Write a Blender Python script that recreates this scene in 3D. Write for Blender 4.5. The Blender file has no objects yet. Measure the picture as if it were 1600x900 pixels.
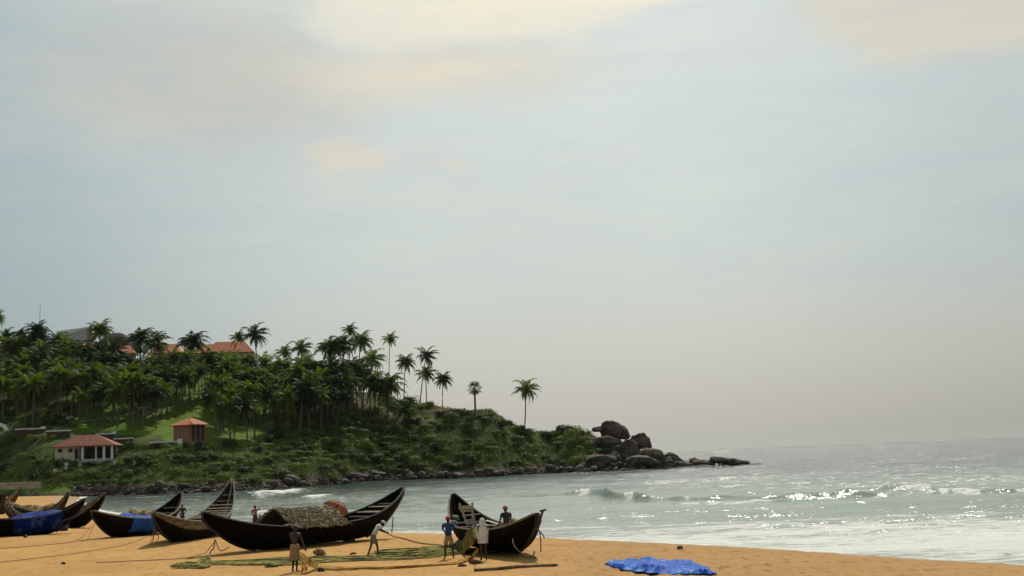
import bpy, bmesh, math, random
import numpy as np
from mathutils import Vector, Matrix, Euler, Quaternion
SC = bpy.context.scene
COL = SC.collection
R = math.radians
F = 2000.0                     # focal length in pixels of the 1600x900 frame
CAMZ = 5.3                     # camera height above the sea (z = 0)
# ------------------------------------------------------------------ camera
_a = Vector((0.0, -0.132, -1.0)); _b = Vector((0.4, -0.116, -1.0))
UPC = _b.cross(_a).normalized()
if UPC.y < 0: UPC = -UPC
_f = Vector((0, 0, -1)); FWC = (_f - UPC * _f.dot(UPC)).normalized()
RTC = FWC.cross(UPC).normalized()
cam_d = bpy.data.cameras.new('camera'); cam = bpy.data.objects.new('camera', cam_d); COL.objects.link(cam)
cam.matrix_world = Matrix.Translation((0, 0, CAMZ)) @ Matrix((RTC, FWC, UPC)).to_4x4()
cam_d.sensor_width = 36; cam_d.lens = 36 * F / 1600; cam_d.clip_start = 0.5; cam_d.clip_end = 60000
SC.camera = cam
# ------------------------------------------------------------------ sun, exposure
SUN_EL, SUN_AZ = 49, 11        # azimuth to the right of straight ahead
sd = bpy.data.lights.new('sun', 'SUN'); sd.energy = 3.6; sd.angle = R(0.55); sd.color = (1.0, 0.93, 0.82)
so = bpy.data.objects.new('sun', sd); COL.objects.link(so)
SUND = Vector((math.sin(R(SUN_AZ)) * math.cos(R(SUN_EL)), math.cos(R(SUN_AZ)) * math.cos(R(SUN_EL)), math.sin(R(SUN_EL))))
so.rotation_euler = (-SUND).to_track_quat('-Z', 'Y').to_euler()
SC.view_settings.view_transform = 'Standard'; SC.view_settings.look = 'None'
SC.view_settings.exposure = 0.06; SC.view_settings.gamma = 1.0; SC.view_settings.use_curve_mapping = False
SC.render.engine = 'CYCLES'
SC.cycles.max_bounces = 6; SC.cycles.transparent_max_bounces = 12; SC.cycles.volume_bounces = 0
SC.cycles.sample_clamp_indirect = 4

def ray(px, py):
    d = Vector(((px - 800) / F, (450 - py) / F, -1))
    return Vector((d.dot(RTC), d.dot(FWC), d.dot(UPC)))
def at(px, py, Y):
    d = ray(px, py); s = Y / d.y
    return Vector((d.x * s, Y, CAMZ + d.z * s))
def atz(px, py, z=0.0):
    d = ray(px, py); s = (z - CAMZ) / d.z
    return Vector((d.x * s, d.y * s, z))
# image position of world points (numpy)
def project(X, Y, Z):
    Z = Z - CAMZ
    cx = X * RTC.x + Y * FWC.x + Z * UPC.x
    cy = X * RTC.y + Y * FWC.y + Z * UPC.y
    cz = X * RTC.z + Y * FWC.z + Z * UPC.z
    return 800 + F * cx / -cz, 450 - F * cy / -cz
# ------------------------------------------------------------------ node helper
class NT:
    def __init__(s, tree): s.t = tree; s.n = tree.nodes; s.l = tree.links
    def new(s, typ, **kw):
        n = s.n.new(typ)
        for k, v in kw.items():
            if k.startswith('i_'):
                key = k[2:]; key = int(key) if key.isdigit() else key.replace('_', ' ')
                s.put(n.inputs[key], v)
            else: setattr(n, k, v)
        return n
    def put(s, sock, v):
        if isinstance(v, bpy.types.NodeSocket): s.l.new(v, sock)
        else: sock.default_value = v
    def math(s, op, a, b=0.0, c=0.0, clamp=False):
        n = s.n.new('ShaderNodeMath'); n.operation = op; n.use_clamp = clamp
        s.put(n.inputs[0], a); s.put(n.inputs[1], b); s.put(n.inputs[2], c); return n.outputs[0]
    def noise(s, vec, scale, detail=3, rough=0.55, dist=0.0, out=0):
        n = s.n.new('ShaderNodeTexNoise')
        if vec is not None: s.l.new(vec, n.inputs['Vector'])
        n.inputs['Scale'].default_value = scale; n.inputs['Detail'].default_value = detail
        n.inputs['Roughness'].default_value = rough; n.inputs['Distortion'].default_value = dist
        return n.outputs[out]
    def mix(s, fac, a, b, mode='MIX'):
        n = s.n.new('ShaderNodeMix'); n.data_type = 'RGBA'; n.blend_type = mode
        s.put(n.inputs[0], fac); s.put(n.inputs[6], a if not isinstance(a, tuple) else (*a[:3], 1)); s.put(n.inputs[7], b if not isinstance(b, tuple) else (*b[:3], 1))
        return n.outputs[2]
    def ss(s, x, lo, hi):
        n = s.n.new('ShaderNodeMapRange'); n.interpolation_type = 'SMOOTHSTEP'
        s.put(n.inputs[0], x); s.put(n.inputs[1], lo); s.put(n.inputs[2], hi); n.inputs[3].default_value = 0; n.inputs[4].default_value = 1
        return n.outputs[0]
    def mapping(s, vec, scale=(1, 1, 1), rot=(0, 0, 0)):
        n = s.n.new('ShaderNodeMapping'); s.l.new(vec, n.inputs[0]); n.inputs['Scale'].default_value = scale; n.inputs['Rotation'].default_value = rot
        return n.outputs[0]
    def bump(s, h, strength=0.3, dist=0.05, normal=None):
        n = s.n.new('ShaderNodeBump'); s.l.new(h, n.inputs['Height']); n.inputs['Strength'].default_value = strength; n.inputs['Distance'].default_value = dist
        if normal is not None: s.l.new(normal, n.inputs['Normal'])
        return n.outputs[0]
def newmat(name):
    m = bpy.data.materials.new(name); m.use_nodes = True; nt = NT(m.node_tree); nt.n.clear()
    out = nt.n.new('ShaderNodeOutputMaterial'); return m, nt, out
def obc(nt): return nt.new('ShaderNodeTexCoord').outputs['Object']
# ------------------------------------------------------------------ world
W = bpy.data.worlds.new('World'); SC.world = W; W.use_nodes = True
nt = NT(W.node_tree); nt.n.clear()
sky = nt.new('ShaderNodeTexSky', sky_type='NISHITA', sun_disc=False, sun_elevation=R(SUN_EL), sun_rotation=R(SUN_AZ),
             altitude=0, air_density=1.0, dust_density=5.0, ozone_density=1.0)
dirv = nt.new('ShaderNodeTexCoord').outputs['Generated']
sep = nt.new('ShaderNodeSeparateXYZ'); nt.l.new(dirv, sep.inputs[0])
az = nt.math('ARCTAN2', sep.outputs[0], sep.outputs[1]); el = nt.math('ARCSINE', sep.outputs[2])
mp = nt.mapping(dirv, (1, 1, 3.0))
n1 = nt.noise(mp, 3.2, 6, 0.6); n2 = nt.noise(nt.mapping(dirv, (1, 1, 5.0), (0, R(8), 0)), 7.0, 8, 0.66, 0.6)
nc = nt.n.new('ShaderNodeTexNoise'); nt.l.new(mp, nc.inputs['Vector']); nc.inputs['Scale'].default_value = 6.0; nc.inputs['Detail'].default_value = 9; nc.inputs['Roughness'].default_value = 0.66
sc_ = nt.new('ShaderNodeSeparateColor'); nt.l.new(nc.outputs['Color'], sc_.inputs[0])
azd = nt.math('ADD', az, nt.math('MULTIPLY', nt.math('SUBTRACT', sc_.outputs[0], 0.5), 0.17))
eld = nt.math('ADD', el, nt.math('MULTIPLY', nt.math('SUBTRACT', sc_.outputs[1], 0.5), 0.055))
def azel(px, py):
    d = ray(px, py).normalized(); return math.atan2(d.x, d.y), math.asin(d.z)
def blob(px, py, rx, ry, tilt=0.0, lo=1.0, hi=0.5):
    a0, e0 = azel(px, py); c, s_ = math.cos(R(tilt)), math.sin(R(tilt))
    dx = nt.math('SUBTRACT', azd, a0); dy = nt.math('SUBTRACT', eld, e0)
    u = nt.math('ADD', nt.math('MULTIPLY', dx, c), nt.math('MULTIPLY', dy, s_)); v = nt.math('SUBTRACT', nt.math('MULTIPLY', dy, c), nt.math('MULTIPLY', dx, s_))
    u = nt.math('MULTIPLY', u, F / rx); v = nt.math('MULTIPLY', v, F / ry)
    r2 = nt.math('SQRT', nt.math('ADD', nt.math('MULTIPLY', u, u), nt.math('MULTIPLY', v, v)))
    return nt.math('MULTIPLY', nt.ss(r2, lo, hi), nt.math('ADD', 0.62, nt.math('MULTIPLY', n2, 0.7), 0, True))
# hazy clear sky: warm grey by the horizon, pale blue above, brighter round the sun
vd = nt.new('ShaderNodeVectorMath', operation='DOT_PRODUCT'); nt.l.new(dirv, vd.inputs[0]); vd.inputs[1].default_value = SUND
glow = nt.ss(vd.outputs['Value'], 0.45, 0.98)
lowf = nt.ss(el, 0.20, 0.02)
hz = nt.mix(lowf, (4.6, 5.5, 5.45), (5.5, 5.2, 4.6))
hz = nt.mix(nt.ss(az, -0.05, -0.42), hz, (2.5, 3.4, 3.7))
hz = nt.mix(nt.math('MULTIPLY', nt.ss(az, 0.10, 0.42), 0.9), hz, nt.mix(lowf, (1.9, 3.0, 3.4), (4.0, 3.85, 3.5)))
hz = nt.mix(nt.math('MULTIPLY', glow, 0.55), hz, (6.2, 6.9, 6.5))
base = nt.mix(0.8, sky.outputs[0], hz)
soft = nt.math('MULTIPLY', nt.ss(n1, 0.42, 0.68), nt.ss(el, 0.10, 0.30))
base = nt.mix(nt.math('MULTIPLY', soft, 0.38), base, (6.3, 6.0, 5.3))
b3 = nt.math('MULTIPLY', blob(330, 130, 330, 130, -4, 1.1, 0.35), 0.55)
base = nt.mix(b3, base, (5.3, 5.1, 4.6))
b2 = nt.math('MULTIPLY', blob(700, 120, 300, 60, 2, 1.15, 0.2), 0.75)
base = nt.mix(b2, base, (7.2, 6.7, 5.6))
for bb, k, c in ((blob(800, -10, 340, 92, 5, 1.08, 0.62), 0.9, (8.6, 8.0, 6.5)), (blob(1470, 12, 270, 90, -8, 1.1, 0.55), 0.8, (6.6, 6.2, 5.2)),
                 (blob(550, 251, 100, 22, 0, 1.1, 0.5), 0.75, (6.9, 6.4, 5.3)), (blob(715, 256, 40, 8, 0, 1.1, 0.4), 0.5, (6.9, 6.4, 5.3))):
    base = nt.mix(nt.math('MULTIPLY', bb, k), base, c)
base = nt.mix(1.0, base, nt.mix(nt.math('MULTIPLY', nt.ss(n2, 0.35, 0.7), nt.ss(el, 0.03, 0.2)), (0.97, 0.985, 1.0), (1.05, 1.035, 1.0)), 'MULTIPLY')
bg = nt.new('ShaderNodeBackground'); nt.l.new(base, bg.inputs[0]); bg.inputs[1].default_value = 0.1
wo = nt.new('ShaderNodeOutputWorld'); nt.l.new(bg.outputs[0], wo.inputs[0])
# ------------------------------------------------------------------ numpy noise
def vnoise(x, y, seed=0):
    xi = np.floor(x).astype(np.int64); yi = np.floor(y).astype(np.int64); xf = x - xi; yf = y - yi
    u = xf * xf * (3 - 2 * xf); v = yf * yf * (3 - 2 * yf)
    def h(i, j):
        n = (i * 374761393 + j * 668265263 + seed * 974634777) & 0xFFFFFFFF
        n = ((n ^ (n >> 13)) * 1274126177) & 0xFFFFFFFF
        return ((n ^ (n >> 16)) & 0xFFFF) / 65535.0
    a = h(xi, yi); b = h(xi + 1, yi); c = h(xi, yi + 1); d = h(xi + 1, yi + 1)
    return (a * (1 - u) + b * u) * (1 - v) + (c * (1 - u) + d * u) * v - 0.5
def fbm(x, y, seed=0, o=4):
    s = 0; a = 1.0
    for k in range(o): s = s + a * vnoise(x * 2 ** k + 17.3 * k, y * 2 ** k - 9.1 * k, seed + k); a *= 0.5
    return s
def sst(x, a, b):
    t = np.clip((x - a) / (b - a), 0, 1); return t * t * (3 - 2 * t)
# ------------------------------------------------------------------ object helpers
def setp(o, label=None, cat=None, group=None, kind=None):
    if label: o['label'] = label
    if cat: o['category'] = cat
    if group: o['group'] = group
    if kind: o['kind'] = kind
    return o
def empty(name, loc, rz=0, label=None, cat=None, group=None):
    o = bpy.data.objects.new(name, None); o.empty_display_size = 0.3; COL.objects.link(o); o.location = loc; o.rotation_euler = (0, 0, rz)
    return setp(o, label, cat, group)
def mesh_obj(name, me, mat, parent=None, smooth=False):
    if mat is not None and not me.materials: me.materials.append(mat)
    if smooth: me.shade_smooth()
    o = bpy.data.objects.new(name, me); COL.objects.link(o)
    if parent is not None: o.parent = parent
    return o
class MB:
    def __init__(s): s.v = []; s.f = []; s.mi = []
    def add(s, vs, fs, m=0):
        k = len(s.v); s.v += [tuple(p) for p in vs]; s.f += [tuple(i + k for i in f) for f in fs]; s.mi += [m] * len(fs)
    def box(s, c, sz, rz=0, m=0, rot=None):
        x, y, z = sz[0] / 2, sz[1] / 2, sz[2] / 2
        M = rot if rot is not None else Matrix.Rotation(rz, 3, 'Z')
        P = [Vector(c) + M @ Vector((i * x, j * y, k * z)) for i in (-1, 1) for j in (-1, 1) for k in (-1, 1)]
        s.add(P, [(0, 1, 3, 2), (4, 6, 7, 5), (0, 4, 5, 1), (2, 3, 7, 6), (0, 2, 6, 4), (1, 5, 7, 3)], m)
    def tube(s, pts, r, n=6, m=0, cap=True, flat=1.0):
        pts = [Vector(p) for p in pts]; rs = r if isinstance(r, (list, tuple)) else [r] * len(pts)
        rings = []
        up = Vector((0, 0, 1))
        for i, p in enumerate(pts):
            t = (pts[min(i + 1, len(pts) - 1)] - pts[max(i - 1, 0)]); t = t.normalized() if t.length > 1e-9 else Vector((1, 0, 0))
            a = t.cross(up)
            if a.length < 0.05: a = t.cross(Vector((0, 1, 0)))
            a.normalize(); b = a.cross(t).normalized()
            rings.append([p + rs[i] * (math.cos(2 * math.pi * j / n) * a + flat * math.sin(2 * math.pi * j / n) * b) for j in range(n)])
        vs = [q for rg in rings for q in rg]; fs = []
        for i in range(len(pts) - 1):
            for j in range(n): fs.append((i * n + j, i * n + (j + 1) % n, (i + 1) * n + (j + 1) % n, (i + 1) * n + j))
        if cap: fs.append(tuple(range(n))); fs.append(tuple((len(pts) - 1) * n + j for j in reversed(range(n))))
        s.add(vs, fs, m)
    def mesh(s, name, mats=()):
        me = bpy.data.meshes.new(name); me.from_pydata([tuple(p) for p in s.v], [], s.f)
        for mt in mats: me.materials.append(mt)
        if len(mats) > 1: me.polygons.foreach_set('material_index', s.mi)
        me.update(); return me
    def build(s, name, mat, parent=None, smooth=False):
        mats = mat if isinstance(mat, (list, tuple)) else (mat,)
        o = mesh_obj(name, s.mesh(name, mats), None, parent)
        if smooth: o.data.shade_smooth()
        return o
def grid_mesh(name, X, Y, Z, attrs=None):
    n, m = X.shape; co = np.stack([X, Y, Z], -1).reshape(-1, 3).astype(np.float32)
    idx = np.arange(n * m).reshape(n, m); q = np.stack([idx[:-1, :-1], idx[:-1, 1:], idx[1:, 1:], idx[1:, :-1]], -1).reshape(-1, 4)
    me = bpy.data.meshes.new(name); me.vertices.add(len(co)); me.vertices.foreach_set('co', co.ravel())
    me.loops.add(q.size); me.loops.foreach_set('vertex_index', q.ravel().astype(np.int32)); me.polygons.add(len(q))
    me.polygons.foreach_set('loop_start', (np.arange(len(q)) * 4).astype(np.int32)); me.polygons.foreach_set('loop_total', np.full(len(q), 4, np.int32))
    me.update(calc_edges=True)
    for k, a in (attrs or {}).items():
        at_ = me.attributes.new(k, 'FLOAT', 'POINT'); at_.data.foreach_set('value', a.reshape(-1).astype(np.float32))
    me.shade_smooth(); return me
def copy_tree(o, loc=None, rot=None, scale=None, label=None):
    c = o.copy(); COL.objects.link(c)
    if loc is not None: c.location = loc
    if rot is not None: c.rotation_euler = rot
    if scale is not None: c.scale = scale
    if label: c['label'] = label
    for ch in list(o.children):
        d = ch.copy(); COL.objects.link(d); d.parent = c
        for g in ch.children: e = g.copy(); COL.objects.link(e); e.parent = d
    return c
# ------------------------------------------------------------------ materials
def simple(name, col, rough=0.7, var=0.25, scale=3.0, bump=0.2, bd=0.02, metal=0.0, spec=0.5, detail=5, col2=None):
    m, nt, out = newmat(name); v = obc(nt)
    n = nt.noise(v, scale, detail, 0.6); c2 = col2 or tuple(x * (1 - 2 * var) for x in col)
    c = nt.mix(nt.ss(n, 0.3, 0.7), c2, tuple(min(1, x * (1 + var * 0.5)) for x in col))
    p = nt.new('ShaderNodeBsdfPrincipled'); nt.l.new(c, p.inputs['Base Color']); p.inputs['Roughness'].default_value = rough
    p.inputs['Metallic'].default_value = metal; p.inputs['Specular IOR Level'].default_value = spec
    nt.l.new(nt.bump(nt.noise(v, scale * 4, 4), bump, bd), p.inputs['Normal']); nt.l.new(p.outputs[0], out.inputs[0]); return m
def leafmat(name, c1, c2, rough=0.6, trans=0.35, tcol=None, scale=0.6):
    m, nt, out = newmat(name); v = obc(nt); oi = nt.new('ShaderNodeObjectInfo')
    n = nt.math('ADD', nt.noise(v, scale, 3), nt.math('MULTIPLY', nt.math('SUBTRACT', oi.outputs['Random'], 0.5), 0.7))
    c = nt.mix(nt.ss(n, 0.3, 0.7), c1, c2)
    p = nt.new('ShaderNodeBsdfPrincipled'); nt.l.new(c, p.inputs['Base Color']); p.inputs['Roughness'].default_value = rough; p.inputs['Specular IOR Level'].default_value = 0.13
    t = nt.new('ShaderNodeBsdfTranslucent'); nt.l.new(nt.mix(1.0, c, tcol or (1.3, 1.5, 0.5), 'MULTIPLY'), t.inputs[0])
    mx = nt.new('ShaderNodeMixShader'); mx.inputs[0].default_value = trans; nt.l.new(p.outputs[0], mx.inputs[1]); nt.l.new(t.outputs[0], mx.inputs[2]); nt.l.new(mx.outputs[0], out.inputs[0]); return m
M = {}
M['palm'] = leafmat('palm_leaf', (0.014, 0.032, 0.004), (0.09, 0.125, 0.010), 0.6, 0.40)
M['palm_dry'] = leafmat('palm_dry_leaf', (0.16, 0.11, 0.05), (0.22, 0.17, 0.08), 0.6, 0.2, (1, 1, 1))
M['fan'] = leafmat('fan_palm_leaf', (0.015, 0.022, 0.012), (0.03, 0.04, 0.018), 0.5, 0.1)
M['shrub'] = leafmat('shrub_leaf', (0.016, 0.036, 0.008), (0.065, 0.105, 0.012), 0.6, 0.3)
M['scrub'] = leafmat('scrub_leaf', (0.03, 0.05, 0.008), (0.12, 0.15, 0.02), 0.65, 0.3)
M['trunk'] = simple('palm_trunk', (0.15, 0.125, 0.09), 0.9, 0.3, 2, 0.4)
M['rock'] = simple('granite_rock', (0.14, 0.108, 0.08), 0.9, 0.32, 0.7, 0.9, 0.25, 0.0, 0.15)
M['shore_rock'] = simple('wet_shore_rock', (0.07, 0.055, 0.042), 0.75, 0.35, 0.9, 0.9, 0.2, 0.0, 0.2)
M['boulder'] = simple('headland_boulder', (0.14, 0.10, 0.074), 0.9, 0.36, 0.22, 1.0, 0.5, 0.0, 0.1, detail=9)
M['rooftile'] = simple('orange_roof_tiles', (0.44, 0.12, 0.03), 0.8, 0.2, 1.5, 0.6, 0.08)
M['redroof'] = simple('red_roof_tiles', (0.22, 0.05, 0.02), 0.8, 0.25, 1.5, 0.6, 0.08)
M['darkroof'] = simple('dark_thatched_roof', (0.05, 0.035, 0.028), 0.9, 0.25, 1.5, 0.6, 0.08)
M['greyroof'] = simple('grey_roof_sheet', (0.11, 0.11, 0.108), 0.6, 0.15, 1.5, 0.3, 0.05)
M['cream'] = simple('cream_plaster', (0.50, 0.45, 0.34), 0.85, 0.1, 1, 0.1)
M['white'] = simple('white_paint', (0.74, 0.73, 0.70), 0.8, 0.08, 1, 0.1)
M['terra'] = simple('terracotta_plaster', (0.30, 0.15, 0.09), 0.85, 0.15, 0.8, 0.1)
M['darkopen'] = simple('painted_room_shade', (0.02, 0.017, 0.015), 0.9, 0.1)  # near-black fill painted as the shade inside rooms and openings
M['darkglass'] = simple('dark_window_glass', (0.03, 0.035, 0.035), 0.15, 0.1)
M['brickwall'] = simple('dark_laterite_wall', (0.075, 0.045, 0.03), 0.9, 0.3, 1.2, 0.6, 0.06)
M['greywall'] = simple('grey_concrete', (0.30, 0.28, 0.25), 0.85, 0.15, 1)
M['metal'] = simple('grey_metal', (0.25, 0.25, 0.25), 0.5, 0.1)
M['wood_pale'] = simple('bleached_wood', (0.50, 0.40, 0.27), 0.8, 0.25, 6, 0.3)
M['wood_grey'] = simple('weathered_grey_wood', (0.22, 0.185, 0.14), 0.85, 0.3, 5, 0.4)
M['wood_dark'] = simple('dark_wood', (0.03, 0.02, 0.014), 0.7, 0.3, 5, 0.3)
M['log'] = simple('driftwood_log', (0.2, 0.12, 0.06), 0.85, 0.3, 5, 0.4)
M['rope'] = simple('coir_rope', (0.22, 0.14, 0.07), 0.9, 0.2, 8)
M['net_green'] = simple('green_nylon_net', (0.28, 0.24, 0.045), 0.9, 0.45, 2.5, 0.5, 0.05)
M['net_yellow'] = simple('yellow_nylon_net', (0.50, 0.27, 0.04), 0.9, 0.3, 3, 0.5, 0.05)
M['net_pile'] = simple('tan_net_pile', (0.42, 0.26, 0.09), 0.8, 0.45, 3, 0.8, 0.1)
def net_mat(name, c1, c2, dens):
    m, nt, out = newmat(name); v = obc(nt); n = nt.noise(nt.mapping(v, (1, 3, 3)), 2.0, 5, 0.7)
    p = nt.new('ShaderNodeBsdfPrincipled'); nt.l.new(nt.mix(nt.ss(n, 0.3, 0.7), c1, c2), p.inputs['Base Color']); p.inputs['Roughness'].default_value = 0.9; p.inputs['Specular IOR Level'].default_value = 0.1
    t = nt.new('ShaderNodeBsdfTransparent'); mx = nt.new('ShaderNodeMixShader'); nt.put(mx.inputs[0], nt.math('ADD', dens - 0.25, nt.math('MULTIPLY', nt.ss(nt.noise(v, 5, 4, 0.7), 0.35, 0.65), 0.5), 0, True))
    nt.l.new(t.outputs[0], mx.inputs[1]); nt.l.new(p.outputs[0], mx.inputs[2]); nt.l.new(mx.outputs[0], out.inputs[0]); return m
M['net_sheet'] = net_mat('green_net_mesh', (0.26, 0.21, 0.04), (0.40, 0.31, 0.07), 0.33)
M['net_sheet_y'] = net_mat('yellow_net_mesh', (0.45, 0.22, 0.03), (0.60, 0.33, 0.06), 0.4)
M['skin'] = simple('brown_skin', (0.03, 0.013, 0.009), 0.5, 0.1, 4, 0.05)
M['hair'] = simple('black_hair', (0.012, 0.01, 0.009), 0.6, 0.1)
M['thatch_in'] = M['darkopen']
def cloth(name, col, rough=0.85): return simple(name, col, rough, 0.15, 5, 0.5, 0.03)
# tarpaulin: glossy woven plastic
def tarp_mat(name, c1, c2, bs=0.9, pale_amt=0.25):
    m, nt, out = newmat(name); v = obc(nt)
    c = nt.mix(nt.ss(nt.noise(v, 1.3, 5), 0.35, 0.7), c1, c2); c = nt.mix(nt.math('MULTIPLY', nt.ss(nt.noise(nt.mapping(v, (0.8, 1.4, 1.0), (0, 0, 0.3)), 1.9, 5, 0.6, 0.8), 0.53, 0.66), pale_amt), c, (0.25, 0.40, 0.66))  # second mix scatters paler blue patches at random
    p = nt.new('ShaderNodeBsdfPrincipled'); nt.l.new(c, p.inputs['Base Color']); p.inputs['Roughness'].default_value = 0.6; p.inputs['Specular IOR Level'].default_value = 0.06
    h = nt.math('ADD', nt.noise(v, 2.2, 5, 0.6, 1.0), nt.math('MULTIPLY', nt.noise(v, 7, 3), 0.35))
    nt.l.new(nt.bump(h, bs, 0.18), p.inputs['Normal']); nt.l.new(p.outputs[0], out.inputs[0]); return m
M['tarp'] = tarp_mat('blue_tarpaulin', (0.005, 0.06, 0.30), (0.012, 0.11, 0.46))
M['tarp_sand'] = tarp_mat('blue_sheet_tarpaulin', (0.006, 0.07, 0.36), (0.012, 0.11, 0.50), 0.3, 0.7)
M['tarp_deep'] = tarp_mat('deep_blue_tarpaulin', (0.002, 0.012, 0.12), (0.004, 0.025, 0.20))
# thatch
def thatch_mat():
    m, nt, out = newmat('palm_thatch'); v = obc(nt)
    n = nt.noise(nt.mapping(v, (6, 3, 3)), 2.0, 6, 0.75); n2 = nt.noise(v, 0.8, 2)
    c = nt.mix(nt.ss(n, 0.40, 0.60), (0.06, 0.042, 0.026), (0.62, 0.50, 0.33)); c = nt.mix(nt.math('MULTIPLY', n2, 0.4), c, (0.12, 0.085, 0.05))
    p = nt.new('ShaderNodeBsdfPrincipled'); nt.l.new(c, p.inputs['Base Color']); p.inputs['Roughness'].default_value = 0.9
    nt.l.new(nt.bump(n, 1.0, 0.08), p.inputs['Normal']); nt.l.new(p.outputs[0], out.inputs[0]); return m
M['thatch'] = thatch_mat()
# boat hull: planks along the girth attribute "gv", grime by noise
def hull_mat(name, low, top, inside, topline=0.78):
    m, nt, out = newmat(name); v = obc(nt)
    gv = nt.new('ShaderNodeAttribute', attribute_name='gv').outputs['Fac']; ins = nt.new('ShaderNodeAttribute', attribute_name='ins').outputs['Fac']
    n = nt.noise(nt.mapping(v, (1, 4, 4)), 1.6, 6, 0.65)
    c = nt.mix(nt.ss(gv, topline - 0.02, topline + 0.02), low, top)
    c = nt.mix(ins, c, inside); c = nt.mix(nt.ss(n, 0.35, 0.75), nt.mix(1.0, c, (0.45, 0.42, 0.4), 'MULTIPLY'), nt.mix(1.0, c, (1.5, 1.45, 1.35), 'MULTIPLY'))
    fr = nt.math('FRACT', nt.math('MULTIPLY', gv, 7.0)); seam = nt.ss(nt.math('ABSOLUTE', nt.math('SUBTRACT', fr, 0.5)), 0.5, 0.44)
    c = nt.mix(1.0, c, nt.mix(seam, (0.35, 0.35, 0.35), (1, 1, 1)), 'MULTIPLY')
    p = nt.new('ShaderNodeBsdfPrincipled'); nt.l.new(c, p.inputs['Base Color']); p.inputs['Roughness'].default_value = 0.8; p.inputs['Specular IOR Level'].default_value = 0.06
    nt.l.new(nt.bump(nt.math('ADD', seam, nt.math('MULTIPLY', n, 0.6)), 0.6, 0.03), p.inputs['Normal']); nt.l.new(p.outputs[0], out.inputs[0]); return m
M['hull_black'] = hull_mat('tarred_black_hull', (0.005, 0.0035, 0.003), (0.006, 0.0045, 0.0035), (0.014, 0.010, 0.007))
M['hull_brown'] = hull_mat('dark_brown_hull', (0.007, 0.0042, 0.003), (0.018, 0.012, 0.0075), (0.014, 0.009, 0.006), 0.8)
M['hull_grey'] = hull_mat('weathered_grey_hull', (0.008, 0.0055, 0.004), (0.19, 0.165, 0.125), (0.06, 0.045, 0.032), 0.70)
M['hull_maroon'] = hull_mat('maroon_hull', (0.045, 0.016, 0.012), (0.07, 0.035, 0.02), (0.025, 0.016, 0.012), 0.8)
M['hull_green'] = hull_mat('green_and_red_hull', (0.09, 0.035, 0.02), (0.13, 0.15, 0.11), (0.12, 0.08, 0.05), 0.72)
M['hull_tan'] = hull_mat('pale_tan_hull', (0.12, 0.09, 0.055), (0.30, 0.26, 0.18), (0.12, 0.09, 0.06), 0.7)
# ------------------------------------------------------------------ sand: signed distance to the waterline
WL = [atz(px, py) for px, py in ((1600, 893), (1350, 876), (1100, 861), (900, 851), (760, 845), (620, 840), (450, 831), (300, 817), (200, 806), (150, 799), (124, 789), (118, 781), (132, 774), (160, 770))]
d0 = (WL[0] - WL[2]).normalized(); WL = [WL[0] + d0 * 160, WL[0] + d0 * 40] + WL
WLx = np.array([p.x for p in WL]); WLy = np.array([p.y for p in WL])
def wdist(X, Y):
    best = np.full(np.shape(X), 1e9); sg = np.ones(np.shape(X))
    for i in range(len(WLx) - 1):
        ax, ay, bx, by = WLx[i], WLy[i], WLx[i + 1], WLy[i + 1]; dx, dy = bx - ax, by - ay; L2 = dx * dx + dy * dy
        t = np.clip(((X - ax) * dx + (Y - ay) * dy) / L2, 0, 1); qx = ax + t * dx; qy = ay + t * dy
        d = np.hypot(X - qx, Y - qy); cr = dx * (Y - ay) - dy * (X - ax)
        up = d < best - 1e-9; best = np.where(up, d, best); sg = np.where(up, np.where(cr > 0, 1, -1), sg)
    return best * sg
SGN = 1 if wdist(np.array([0.0]), np.array([20.0]))[0] > 0 else -1
def sand_z(X, Y):
    w = SGN * wdist(X, Y)
    z = np.where(w > 0, 1.46 * (1 - np.exp(-np.maximum(w, 0) / 6.0)), np.maximum(w * 0.09, -2.5))
    z = z - 0.5 * sst(Y, 100, 200) * sst(w, 0, 12)
    und = 0.10 * fbm(X * 0.12, Y * 0.12, 3, 3) * sst(w, 0, 10)
    return z + und, w
def gz(x, y): return float(sand_z(np.array([float(x)]), np.array([float(y)]))[0][0])
def on_sand(px, py):
    z = 1.46
    for _ in range(6):
        p = atz(px, py, z); z = 0.5 * z + 0.5 * gz(p.x, p.y)
    p = atz(px, py, z); p.z = gz(p.x, p.y); return p
def axis(segs):
    out = [segs[0][0]]
    for a, b, st in segs: out += list(np.linspace(a, b, max(2, int(round((b - a) / st)) + 1))[1:])
    return np.array(out)
xs = axis([(-330, -90, 8), (-90, -34, 0.7), (-34, 28, 0.12), (28, 60, 1), (60, 200, 10)])
ys = axis([(-60, 20, 5), (20, 34, 0.4), (34, 76, 0.12), (76, 120, 0.5), (120, 340, 3)])
X, Y = np.meshgrid(xs, ys); Z, Wd = sand_z(X, Y)
px_, py_ = project(X, np.maximum(Y, 1), Z)
tram = sst(px_, 700, 1000) * 0.6 + 0.25
Z = Z + tram * (0.075 * vnoise(X * 1.7, Y * 1.7, 11) + 0.10 * np.minimum(0, vnoise(X * 2.4, Y * 1.6, 12) + 0.12) * 2.2) * sst(Wd, 0.5, 3)
Z = np.where(Y > 296, Z - 1.0 * sst(Y, 296, 320), Z)
sand_me = grid_mesh('beach_sand', X, Y, Z, {'wet': 1 - sst(Wd + 1.0 * fbm(X * 0.3, Y * 0.3, 5, 3), 0.5, 8.0), 'tr': tram})
m, nt, out = newmat('orange_sand'); v = obc(nt)
wet = nt.new('ShaderNodeAttribute', attribute_name='wet').outputs['Fac']; tr = nt.new('ShaderNodeAttribute', attribute_name='tr').outputs['Fac']
n_a = nt.noise(v, 0.25, 5, 0.6); n_b = nt.noise(v, 2.5, 6, 0.7); n_c = nt.noise(v, 60, 2)
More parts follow.
